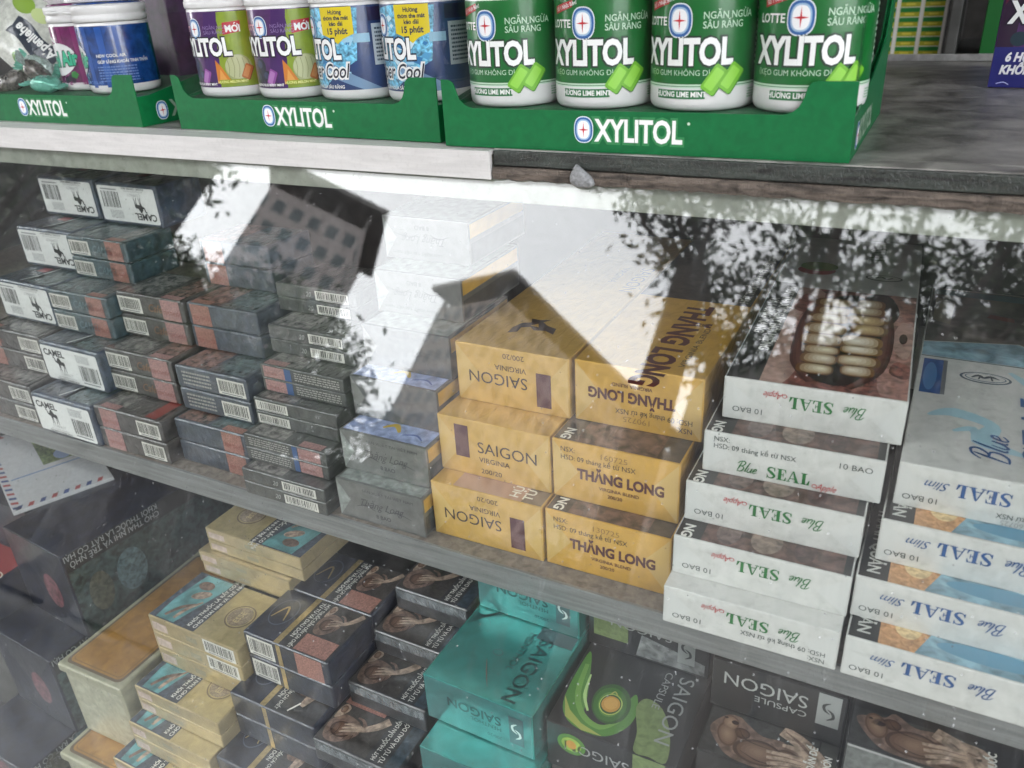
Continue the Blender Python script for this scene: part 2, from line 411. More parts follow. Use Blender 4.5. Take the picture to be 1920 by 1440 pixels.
block(pol(24, 40, 25e3), pol(-15.3, 28.8, 25e3), 10e3, 25e3, 'dark shop house block behind the street trees', wC, False, 'apartment_block')
for i, (a0, a1, hh, lb, ww_) in enumerate(((-8, -30, 7e3, 'low shop row with dark front, right of the mirrored street', wC), (-30.4, -52.2, 8e3, 'low dim shop row in the middle of the mirrored street', wC), (-52.4, -70, 9.6e3, 'low dark shop row at the left of the mirrored street', wC), (40, -7.6, 9e3, 'dim shop row directly across from the cabinet', wC))):
    q = lambda az: (24e3*math.tan(math.radians(az)), -24e3); block(q(a0), q(a1), 8e3, hh-850, lb, ww_, False, 'shop_row')

m_leaf = [mat('leaf_dark', (.035, .06, .02), .6), mat('leaf_mid', (.06, .1, .03), .6), mat('leaf_olive', (.08, .1, .04), .6)]
m_bark = mat('bark', (.07, .055, .045), .9, var=.3, vscale=8, bump=.6, bscale=30)
def tree(x, y, h, cr, cz, nleaf, leaf, label, seed, flat=.7, lean=0., clumps=22):
    slim = lean != 0; tk = .45 if slim else 1.
    rr = random.Random(seed)
    r = thing('street_tree', label, 'tree', (x, y, GZ), 0, 'trees across the street')
    b = MB()
    def limb(p, q, r0, r1, n=9):
        p, q = np.array(p, float), np.array(q, float); d = q-p; d = d/np.linalg.norm(d)
        u = np.cross(d, (0, 0, 1) if abs(d[2]) < .9 else (1, 0, 0)); u /= np.linalg.norm(u); v = np.cross(d, u)
        o = len(b.v)
        for c, rad in ((p, r0), (q, r1)):
            for i in range(n):
                a = 2*math.pi*i/n; b.v.append(tuple(c+rad*(math.cos(a)*u+math.sin(a)*v)))
        for i in range(n):
            j = (i+1) % n; b.f.append((o+i, o+j, o+n+j, o+n+i)); b.m.append(b.mi(m_bark)); b.sm.append(True)
    fork = np.array((lean*.25, 0, h*(.72 if slim else .45)))
    limb((0, 0, 0), fork, h*.032, h*.024)
    cl = []
    for i in range(clumps):
        a = rr.uniform(0, 6.28); q = rr.uniform(.15, 1)**.6
        cl.append(np.array((lean+cr*q*math.cos(a), cr*q*math.sin(a), cz+cr*flat*rr.uniform(-.75, 1)*(1.1-q*.6))))
    for c in cl[:4 if slim else 12]:
        mid = fork*.5+c*.5+np.array((0, 0, -h*.04)); limb(fork, mid, h*.012*tk, h*.007*tk, 7); limb(mid, c, h*.007*tk, h*.003*tk, 6)
    b.build('trunk', r)
    b = MB()
    for i in range(nleaf):
        c = cl[rr.randrange(len(cl))]; s = cr*.26
        p = c+np.array([rr.gauss(0, s*.55) for _ in range(3)])*np.array((1, 1, .6))
        u = np.array([rr.gauss(0, 1) for _ in range(3)]); u /= np.linalg.norm(u)
        v = np.cross(u, [rr.gauss(0, 1) for _ in range(3)]); v /= np.linalg.norm(v)
        L = leaf*rr.uniform(.6, 1.3); w = L*.4
        b.face([p-u*L, p+v*w, p+u*L, p-v*w], m_leaf[rr.choice((0, 0, 1, 1, 2))])
    b.build('crown', r)
def polar(az, d): a = math.radians(az); return d*math.sin(a), -d*math.cos(a)
for az, d, h, cr, cz, n, lf, lb, sd_, lean in (
    (-7, 9e3, 9.4e3, 2.6e3, 8.0e3, 9000, 85, 'tall spreading tree with a dark trunk nearest the shop front', 3, 0),
    (6, 11e3, 10.8e3, 2.7e3, 9.6e3, 5200, 95, 'tall leafy tree at the right of the mirrored street', 5, 0),
    (-16.8, 8.6e3, 9.9e3, 1.45e3, 9.1e3, 4200, 70, 'thin tree with hanging sprays of leaves against the sky', 8, -900),
    (-49, 27e3, 11.6e3, 4.4e3, 8.6e3, 11000, 150, 'bushy dark tree under the grey apartment tower', 11, 0),
    (-40, 24e3, 10.2e3, 3.0e3, 7.4e3, 8000, 140, 'rounded dark tree right of the grey tower', 13, 0),
    (-53.3, 21e3, 10.4e3, 2.7e3, 6.3e3, 10000, 140, 'dark round tree left of the grey apartment tower', 23, 0),
    (-64, 20e3, 11.4e3, 4e3, 8.0e3, 11000, 140, 'dense dark tree at the left of the mirrored street', 17, 0),
    (-25, 30e3, 9.4e3, 4.2e3, 6.4e3, 7000, 150, 'low tree far along the mirrored street', 19, 0)):
    x, y = polar(az, d); tree(x, y, h, cr, cz-0, n, lf, lb, sd_, lean=lean)

# ------------------------------------------------------------------ the shop round the counter
m_dark = mat('shop_dark', (.06, .058, .055), .8, var=.3, vscale=5)
r = thing('shop_house', 'dim open shop front behind the counter, roof overhang added to cut sky light', 'shop', (0, 0, GZ))
b = MB(); b.box(6000, 120, 3200, m_dark, 0, o=(-3400, 2200, 0)); b.build('back_wall', r)
for xx in (2500, -3400):
    b = MB(); b.box(120, 2200, 3200, m_dark, 0, o=(xx, 0, 0)); b.build('side_wall', r)
b = MB(); b.box(6200, 3500, 90, mat('sky_blocking_roof', (.16, .17, .18), .8), 0, o=(-3400, -1200, 2500)); b.build('sky_blocking_roof', r)  # unseen slab over shop and counter; street overhang added to cut sky light

# ------------------------------------------------------------------ the display cabinet
X0, X1 = -1250, 620
TAN = math.tan(math.radians(28))
def pane_y(z): return -36+z*TAN
cab = thing('display_cabinet', 'glass fronted display cabinet with sloping pane and dark counter top', 'cabinet', (0, 0, 0))
m_inner = mat('cabinet_inner', (.03, .03, .03), .7, var=.35, vscale=9)
m_alu = mat('shelf_aluminium', (.2, .205, .205), .45, metal=.35, var=.2, vscale=60, dirt=.3, stretch=(.06, 1, 1), bump=.15, bscale=120)
m_shelf = mat('shelf_board', (.2, .17, .145), .7, var=.3, vscale=30, dirt=.6)
m_trim = mat('trim_aluminium', (.6, .585, .57), .42, metal=.12, var=.07, vscale=60, dirt=.16, stretch=(.08, 1, 1), bump=.12, bscale=150)
m_fascia = mat('fascia_paint', (.3, .31, .265), .55, var=.12, vscale=16, dirt=.4)
m_top = mat('counter_laminate', (.23, .222, .205), .34, var=.55, vscale=7, dirt=.25, bump=.15, bscale=60)
m_edge = mat('counter_edge', (.02, .025, .021), .3, var=.8, vscale=60, stretch=(.1, 1, 1), dirt=.5, bump=.6, bscale=160)
m_grime = mat('grime_strip', (.1, .08, .065), .85, var=.7, vscale=60, stretch=(.15, 1, 1), dirt=.6, bump=.9, bscale=220)
m_sil = mat('silicone', (.5, .49, .46), .3, var=.2, vscale=60, bump=.8, bscale=160)
b = MB(); b.box(X1-X0, 430, 18, m_shelf, 0, o=(X0, -7.6, -18.5)); b.build('shelf', cab)
b = MB(); b.box(X1-X0, 2.4, 20, m_alu, .5, o=(X0, -10, -20.2)); b.build('shelf_edge_strip', cab)
TX = -165.5
b = MB()
b.extrude([(88, 238.8), (91, 238.8), (91, 254.6), (112, 254.8), (112, 257.4), (88, 257.4)], 'x', X0, TX, m_trim)
b.build('counter_trim', cab, recalc=True)
b = MB(); b.box(X1-X0, 6, 33, m_fascia, .5, o=(X0, 96, 222)); b.build('fascia', cab)
b = MB(); b.box(X1-X0, 505, 9, m_top, .6, o=(X0, 112.2, 249)); b.box(X1-TX, 17.4, 9, m_top, .6, o=(TX, 94.6, 249)); b.build('counter_top', cab)
b = MB(); b.box(X1-TX-2, 3.2, 10, m_edge, .8, o=(TX+1, 91.2, 247.6), seg=2); b.build('counter_edge', cab)
b = MB(); b.box(X1-X0, 4, 7, mat('rear_trim', (.5, .5, .5), .35, metal=.5, var=.2, vscale=20), .6, o=(X0, 613, 258.3)); b.build('rear_trim', cab)
# rough grime and old sealant along the bare edge: lumpy strip
b = MB(); n = 150; rr = random.Random(4)
ring = []
for i in range(n+1):
    x = TX+1+(X1-TX-2)*i/n; j = rr.uniform(-.9, .9)
    ring.append([(x, 95.6, 246.9), (x, 90.6+j*.6, 246.9), (x, 88.8+j, 243.5+rr.uniform(-.6, .6)), (x, 89.6+j*.6, 239.4+rr.uniform(-1, .4)), (x, 95.6, 238.6)])
for i in range(n):
    for k in range(4): b.face([ring[i][k], ring[i][k+1], ring[i+1][k+1], ring[i+1][k]], m_grime, True)
b.build('sealant_strip', cab, recalc=True)
b = MB(); bm = bmesh.new(); bmesh.ops.create_icosphere(bm, subdivisions=3, radius=1)
for v in bm.verts:
    t = (v.co.z+1)/2
    v.co = Vector((v.co.x*(11-9*t)-4*t+(3 if v.co.x > 0 else 0)*v.co.x*(1-t), v.co.y*3.6, v.co.z*7.5))+Vector((rr.uniform(-.08, .08),)*3)
b.bm(bm, mat('sealant_grey', (.24, .245, .25), .3, var=.3, vscale=90, bump=.5, bscale=200), (-99, 88.6, 244.5), smooth=True); b.build('sealant_lump', cab)
m_glass = see_through('pane_glass', .043, (.96, .975, .965), .008, 0)
b = MB(); c28, s28 = math.cos(math.radians(28)), math.sin(math.radians(28))
zt, zb = 238.6, -330
def pp(z, o): return (pane_y(z)+c28*o, z-s28*o)
b.extrude([pp(zb, 0), pp(zb, 4), pp(zt, 4), pp(zt, 0)], 'x', X0, X1, m_glass); b.build('glass_pane', cab, recalc=True)
b = MB(); b.box(X1-X0, 10, 590, m_inner, 0, o=(X0, 430, -340)); b.build('back_panel', cab)
for xx in (X0-10.5, X1+.5):
    b = MB(); b.box(10, 640, 590, m_inner, 0, o=(xx, -205, -340)); b.build('side_panel', cab)
b = MB(); b.box(X1-X0, 640, 12, m_inner, 0, o=(X0, -208, -344)); b.build('bottom_board', cab)
b = MB(); b.box(X1-X0, 600, 505, mat('cabinet_base_paint', (.3, .31, .3), .6, var=.15, vscale=8), 2, o=(X0, -200, GZ)); b.build('base', cab)
# the shop fittings behind the counter
fit = thing('shelf_unit', 'grey wooden drawer unit with display shelf behind the counter', 'shelves', (-160, 900, GZ))
m_wood = mat('unit_paint', (.07, .07, .066), .6, var=.25, vscale=10)
b = MB(); b.box(232, 260, 1060, m_wood, 1, o=(0, 0, 0)); b.box(12, 300, 1600, m_wood, 1, o=(232.6, -30, 0)); b.box(520, 270, 1085, m_wood, 1, o=(245.2, 0, 0)); b.build('carcass', fit)
for x, z, wdt in ((4, 1075, 224), (252, 1067, 300)):
    pass
def drawer(x, z, w_, h_):
    b = MB(); b.box(w_, 8, h_, mat('drawer_paint', (.085, .085, .08), .6, var=.2, vscale=14), 1, o=(x, -8.4, z)); d = b.build('drawer', fit)
    b = MB(); b.box(13, 5, 13, ink('#b9b9b4', .4), 1, o=(x+w_*.5, -13.8, z+h_*.45)); b.build('knob', d)
drawer(6, 1024, 220, 32); drawer(252, 1010, 300, 42)
def snack(x, y, z, n, w_, h_, c1, c2, c3, label, name='snack_box'):
    r = thing(name, label, 'snack box', (x, y, z)); b = MB(); F = Fr((0, 0, 0), (1, 0, 0), (0, 0, 1))
    b.box(w_*n, 60, h_, ink('#d8d4c6'), .8)
    for i in range(n):
        for k in range(int(h_/12)):
            b.rect(F, i*w_+2.5, k*12+1, (i+1)*w_-2.5, k*12+6.5, ink(c1), 1); b.rect(F, i*w_+2.5, k*12+6.5, (i+1)*w_-2.5, k*12+12, ink(c2), 1)
            b.rect(F, i*w_+w_*.3, k*12+3, (i+1)*w_-w_*.3, k*12+5.5, ink(c3), 2)
        b.rect(F, (i+1)*w_-2.4, 0, (i+1)*w_+1.2, h_, ink('#dedcd6'), 2)
    b.build('carton', r); return r
snack(-50, 905, 211, 4, 29, 120, '#a9a62a', '#1c7a30', '#d6c84a', 'yellow and green snack sachets in strips on the grey shelf unit')
snack(-130, 905, 211, 3, 24, 120, '#b7a99a', '#8b7f78', '#a8502a', 'white and rust coloured sachets beside the yellow and green strips')
r = thing('drinks_carton', 'green and blue carton on the shelf at the far right', 'carton', (112, 905, 236)); b = MB(); b.box(58, 60, 150, ink('#1d6a2e'), 1)
b.rect(Fr((0, 0, 0), (1, 0, 0), (0, 0, 1)), 0, 70, 58, 149, ink('#1c3a8c'), 1); b.build('carton', r)

# ------------------------------------------------------------------ lettering pieces
def emblem(b, F, cx, cy, rx, ry, l=1):
    b.ell(F, cx, cy, rx*1.16, ry*1.13, ink('#dfe6ea'), l, pw=2.5); b.ell(F, cx, cy, rx*1.07, ry*1.05, ink('#2a5f9e'), l+1, pw=2.5)
    b.ell(F, cx, cy, rx*.86, ry*.87, ink('#9dbcd8'), l+2, pw=2.5); b.ell(F, cx, cy, rx*.72, ry*.75, ink('#f0f1f2'), l+3, pw=2.5)
    P = []
    for i in range(8):
        a = math.pi/4*i; q = 1 if i % 2 == 0 else .16
        P.append((cx+rx*.66*q*math.cos(a), cy+ry*.68*q*math.sin(a)))
    b.poly(F, P, ink('#c4202c'), l+4)
def xylitol(b, F, x, y, h, wd, l=2, outline='#17251a', fill='#eceeec', al='c'):
    v, _ = glyphs('XYLITOL', .04, 0); k = h/cap_h(); sx = wd/(v[:, 0].max()*k)
    b.text(F, 'XYLITOL', x, y, h, ink(outline), l, .10, sx, al); b.text(F, 'XYLITOL', x, y, h, ink(fill), l+1, .042, sx, al)
def seal_word(b, F, x, y, h, m, l=2, k=1.):
    """bold serif SEAL; returns its width"""
    t, th, s = .24*h*k, .07*h, .30*h*k   # stem, hairline
    # S
    b.stroke(F, [(x+.62*h*k, y+.74*h), (x+.5*h*k, y+.95*h), (x+.22*h*k, y+.93*h), (x+.14*h*k, y+.72*h), (x+.38*h*k, y+.5*h), (x+.6*h*k, y+.27*h), (x+.46*h*k, y+.06*h), (x+.2*h*k, y+.05*h), (x+.06*h*k, y+.27*h)], [th, th, .13*h, .2*h, .24*h, .2*h, .13*h, th, th], m, l)
    b.rect(F, x+.58*h*k, y+.68*h, x+.64*h*k, y+h, m, l+1); b.rect(F, x+.04*h*k, y, x+.10*h*k, y+.32*h, m, l+1)
    # E
    X = x+.78*h*k; W_ = .68*h*k
    b.rect(F, X, y, X+W_, y+th, m, l); b.rect(F, X, y+h-th, X+W_*.96, y+h, m, l); b.rect(F, X+.1*h*k, y, X+.1*h*k+t, y+h, m, l+1)
    b.rect(F, X+.3*h*k, y+.47*h, X+W_*.72, y+.47*h+th, m, l); b.rect(F, X+W_*.68, y+.33*h, X+W_*.75, y+.68*h, m, l+1)
    b.poly(F, [(X+W_, y), (X+W_*1.04, y+.32*h), (X+W_*.97, y+.32*h), (X+W_*.8, y)], m, l+1); b.poly(F, [(X+W_*.96, y+h), (X+W_*.78, y+h), (X+W_*.93, y+.7*h), (X+W_, y+.7*h)], m, l+1)
    # A
    X = x+1.54*h*k
    b.poly(F, [(X+.06*h*k, y), (X+.13*h*k, y), (X+.44*h*k, y+.9*h), (X+.40*h*k, y+h)], m, l); b.poly(F, [(X+.40*h*k, y+h), (X+.62*h*k, y), (X+.88*h*k, y), (X+.5*h*k, y+h)], m, l+1)
    b.rect(F, X+.2*h*k, y+.28*h, X+.66*h*k, y+.28*h+th, m, l); b.rect(F, X-.03*h*k, y, X+.26*h*k, y+th*.8, m, l+1); b.rect(F, X+.52*h*k, y, X+.97*h*k, y+th*.8, m, l+2)
    # L
    X = x+2.56*h*k
    b.rect(F, X, y, X+.6*h*k, y+th, m, l); b.rect(F, X+.1*h*k, y, X+.1*h*k+t, y+h, m, l+1); b.rect(F, X, y+h-th, X+.44*h*k, y+h, m, l)
    b.poly(F, [(X+.6*h*k, y), (X+.66*h*k, y+.42*h), (X+.58*h*k, y+.4*h), (X+.4*h*k, y)], m, l+1)
    return 3.24*h*k
def blue_script(b, F, x, y, h, m, l=2):
    """slanted script Blue"""
    S = lambda pts: [(x+(px*.98+.3*py)*h, y+py*h) for px, py in pts]
    for i, (pts, wt_) in enumerate((([(.0, .02), (.06, .5), (.12, 1.0)], .11), ([(-.2, .78), (-.02, 1.02), (.3, 1.08), (.46, .9), (.34, .64), (.12, .55)], .09), ([(.12, .55), (.4, .5), (.48, .24), (.3, .0), (-.04, -.02)], .1),
            ([(.84, 1.04), (.74, .6), (.68, .1), (.82, .03)], .1), ([(.92, .48), (.88, .14), (.97, .0), (1.14, .14), (1.2, .48)], .09), ([(1.22, .48), (1.2, .08), (1.32, .04)], .09), ([(1.4, .2), (1.62, .32), (1.58, .48), (1.44, .42), (1.38, .14), (1.5, .0), (1.72, .14)], .085))):
        q = S(pts); n = len(q); b.stroke(F, q, [wt_*h*(.55+.6*math.sin(math.pi*k/(n-1))) for k in range(n)], m, l+i*.5)
    return 1.75*h

# ------------------------------------------------------------------ cartons on the upper shelf
m_gold = mat('card_mustard', (.54, .325, .075), .38, metal=.2, coat=.9, bump=.9, bscale=40, var=.08, vscale=18)
m_gold2 = mat('card_mustard_deep', (.57, .325, .06), .38, metal=.2, coat=.9, bump=.9, bscale=40, var=.08, vscale=18)
m_fold = mat('film_fold_mustard', (.56, .37, .12), .35, metal=.15, coat=.5, bump=.5, bscale=30)
m_white = mat('card_white', (.56, .555, .535), .42, coat=.6, bump=.7, bscale=40, var=.06, vscale=22, dirt=.22)
m_fold_w = mat('film_fold_white', (.56, .56, .545), .35, coat=.45, bump=.5, bscale=30)
m_black = mat('card_black', (.015, .015, .016), .4, coat=.3, bump=.5, bscale=40)
m_brownpic = mat('printed_photo_brown', (.1, .055, .045), .4, coat=.5, bump=.5, bscale=40, var=.8, vscale=22)
def folds(b, F, w, h, m, k=.32):
    b.poly(F, [(1, 1), (h*k*1.3, h*.5), (1, h-1)], m, 1); b.poly(F, [(w-1, 1), (w-1, h-1), (w-h*k*1.3, h*.5)], m, 1)
def saigon(x, y, z, rz, flip, label, toppic):
    w, h, d = 87, 44.6, 280; b = MB(); b.box(w, d, h, m_gold, .8)
    F, T, R_, L_ = faces(w, d, h); folds(b, F, w, h, m_fold)
    G = F.turn(w, h, 2) if flip else F
    mar = ink('#4a2028', .4, .4); tx = ink('#3b2c2a', .4, .4)
    b.rect(G, 13.5, 14, 24.5, 39.5, mar, 2); b.text(G, 'SAIGON', 31, 20, 8.6, tx, 2, .0, 1.0); b.text(G, 'VIRGINIA', 32, 12.6, 3.9, tx, 2, .004, 1.02); b.text(G, '200/20', 33, 3.6, 3.7, tx, 2, 0, 1.1)
    if toppic == 'emblem':
        E_ = T.turn(58, 22, 1)
        b.poly(T, [(28, 26), (34, 30), (33, 38), (39, 41), (44, 36), (52, 38), (60, 34), (58, 44), (50, 47), (44, 52), (48, 58), (40, 55), (33, 56), (36, 49), (30, 46), (27, 36)], tx, 1)
        b.poly(T, [(38, 43), (45, 42), (42, 48)], m_gold, 2)
        b.text(T.turn(72, 190, 3), 'SAIGON', 0, 0, 11, tx, 1); b.text(T.turn(56, 185, 3), 'VIRGINIA', 0, 0, 6, tx, 1)
    elif toppic == 'warning':
        b.rect(T, 18, 1, w-16, 120, ink('#a9846f', .4, .4), 1); b.rect(T, w-16, 1, w-1, 150, ink('#6b5a48', .4, .4), 1)
        b.text(T.turn(w-20, 4, 1), 'HÚT THUỐC', 0, 0, 6.5, ink('#d9d3c4'), 2, .02); b.text(T.turn(w-10, 4, 1), 'TỬ VÌ', 0, 0, 6.5, ink('#d9d3c4'), 2, .02)
    return tag(b.build('cigarette_carton', None, (x, y, z), rz), label, 'carton', 'mustard cartons')
saigon(-182.5, 4.7, 0.2, .008, True, 'bottom mustard carton of its stack, Saigon lettering upside down under a pink topped edge', 'warning')
saigon(-183.4, 22.4, 45, .0035, False, 'middle mustard carton with upright Saigon lettering and maroon bar at its left', 'plain')
saigon(-180.3, 48.8, 89.8, .004, True, 'topmost mustard Saigon carton with upside down lettering and dark emblem on its lid', 'emblem')
def thang(b, F, x, y, h, m, l=2):
    b.text(F, 'THĂNG LONG', x, y, h, m, l, .045, .84)
    v, _ = glyphs('THĂNG LONG', .045, 0); return v[:, 0].max()*h/cap_h()*.84
def thanglong(x, y, z, rz, flip, label, stamp, gold_front):
    w, h, d = 86.5, 44.6, 280; b = MB(); b.box(w, d, h, m_gold2, .8)
    F, T, R_, L_ = faces(w, d, h); folds(b, F, w, h, m_fold)
    G = F.turn(w, h, 2) if flip else F
    mar = ink('#4b1f1c', .4, .4); tx = ink('#2e2a26', .4, .4)
    b.text(G, 'NSX:', 6, 36.5, 3.6, tx, 2, 0, .92); b.text(G, 'HSD: 09 tháng kể từ NSX', 6, 30.5, 3.6, tx, 2, 0, .92)
    b.text(G, stamp, 33, 35.8, 3.9, ink('#8a6a35', .4, .4), 2, -.005, 1.15)
    thang(b, G, 18, 18, 7.2, mar)
    b.text(G, 'VIRGINIA BLEND', 33, 12.2, 2.5, mar, 2, .01, 1.0); b.text(G, '200/20', 39, 7.4, 2.5, mar, 2, .01, 1.0)
    dk = mat('card_dark_brown', (.035, .026, .022), .35, coat=.5, bump=.5, bscale=40, var=.6, vscale=25)
    if gold_front:
        b.rect(T, 1, 128, w-1, d-1, dk, 1)
        thang(b, T.turn(44, 118, 3), 0, 0, 17, mar, 1); b.text(T.turn(66, 12, 1), 'VIRGINIA BLEND', 0, -4, 4, tx, 1, 0, 1.5)
        b.text(T.turn(76, 128, 1), 'HÚT THUỐC GÂY HÔI MIỆNG', 6, -6, 6, ink('#b8b4aa'), 2, .02, .9)
    else:
        b.rect(T, 1, 1, w-1, 150, dk, 1); b.rect(T, 16, 1, w-16, 140, m_brownpic, 2); b.text(T.turn(8, 148, 3), 'HÚT THUỐC GÂY UNG THƯ', 0, -1, 6, ink('#c9c6bd'), 2, .02)
        b.text(T.turn(7, 16, 3), 'NG', 0, -2, 6.4, ink('#d9d6cd'), 3, .03)
    return tag(b.build('cigarette_carton', None, (x, y, z), rz), label, 'carton', 'mustard cartons')
thanglong(-93.7, 6.3, .2, .005, False, 'bottom deep mustard carton, Thăng Long lettering, date stamp 130725', '130725', False)
thanglong(-94.8, 22.7, 45, .006, False, 'middle deep mustard carton, Thăng Long lettering, date stamp 160725', '160725', False)
thanglong(-90.5, 51.5, 89.8, .01, True, 'topmost deep mustard carton with upside down Thăng Long lettering under bright glare', '190725', True)

def teeth_photo(b, T, x0, y0, x1, y1):
    """printed warning photo of stained teeth and gums lying sideways on the lid"""
    W_, H_ = x1-x0, y1-y0
    flesh = [mat('print_flesh_a', (.33, .17, .14), .4, coat=.5, bump=.4, bscale=40, var=.45, vscale=30), mat('print_flesh_b', (.2, .07, .055), .4, coat=.5, bump=.4, bscale=40, var=.6, vscale=35), mat('print_flesh_c', (.38, .24, .2), .4, coat=.5, bump=.4, bscale=40, var=.3, vscale=25)]
    b.rect(T, x0, y0, x1, y1, flesh[1], 1)
    b.clip = (x0, y0, x1, y1); rr = random.Random(3)
    q = lambda P: [(x0+u*W_, y0+v*H_) for u, v in P]
    b.shape(T, q([(-.1, .05), (.16, .0), (.24, .3), (.16, .6), (.24, .95), (-.1, 1.05)]), flesh[2], 2); b.shape(T, q([(1.1, .05), (.82, .02), (.8, .3), (.86, .6), (.74, .95), (1.1, 1.05)]), flesh[0], 2)
    b.shape(T, q([(.1, .4), (.2, .2), (.26, .5), (.2, .78), (.1, .66)]), flesh[0], 3); b.shape(T, q([(.86, .42), (.97, .34), (1.02, .6), (.92, .7), (.86, .58)]), flesh[2], 3)
    b.shape(T, q([(.62, .72), (.78, .62), (.88, .78), (.78, .98), (.6, .96)]), ink('#2c1b19', .4, .4), 4); b.shape(T, q([(.02, .74), (.16, .7), (.2, .84), (.08, .92)]), flesh[1], 4)
    b.shape(T, q([(.86, .2), (.98, .16), (1.0, .26), (.9, .3)]), flesh[1], 4); b.ell(T, x0+.93*W_, y0+.52*H_, .03*W_, .05*H_, ink('#38201a', .4, .4), 5)
    lipm = [ink('#43231f', .38, .45), ink('#553029', .38, .45), ink('#643d34', .38, .45)]
    for k, wd_ in enumerate((.13, .08, .035)):
        b.stroke(T, q([(.36, .04), (.22, .2), (.17, .46), (.2, .72), (.34, .92)]), [W_*wd_*.7, W_*wd_, W_*wd_*.8, W_*wd_, W_*wd_*.6], lipm[k], 5+k*.5); b.stroke(T, q([(.6, .03), (.76, .2), (.8, .46), (.76, .72), (.6, .92)]), [W_*wd_*.6, W_*wd_, W_*wd_, W_*wd_, W_*wd_*.6], lipm[k], 5+k*.5)
    b.shape(T, q([(.36, .06), (.6, .05), (.74, .25), (.77, .5), (.72, .75), (.56, .93), (.38, .92), (.24, .75), (.2, .45), (.25, .2)]), ink('#1c0d0b', .4, .4), 7)
    y = .1
    for i in range(8):
        h_ = rr.uniform(.085, .125)
        for side in (0, 1):
            a, c = (.17, .49) if side == 0 else (.5, .81)
            bend = abs(i-3.5)*.012; a += rr.uniform(-.03, .03)+(bend if side == 0 else 0); c += rr.uniform(-.02, .02)-(bend if side else 0)
            q = y+rr.uniform(-.012, .012)+side*.025
            col = rr.choice((('#6a4520', '#e6dcc2'), ('#74502a', '#e2d8c4'), ('#64411e', '#d8c08c'), ('#7e5c30', '#efe8d8')))
            b.grad(T, x0+(a+c)/2*W_, y0+(q+h_*.46)*H_, (c-a)/2*W_, h_*.5*H_, col[0], col[1], 9+.1*side, 6, rr.uniform(-.06, .06), 3.0, (.04 if side == 0 else -.04)*W_, .004*H_)
        y += h_*.92
    b.clip = None
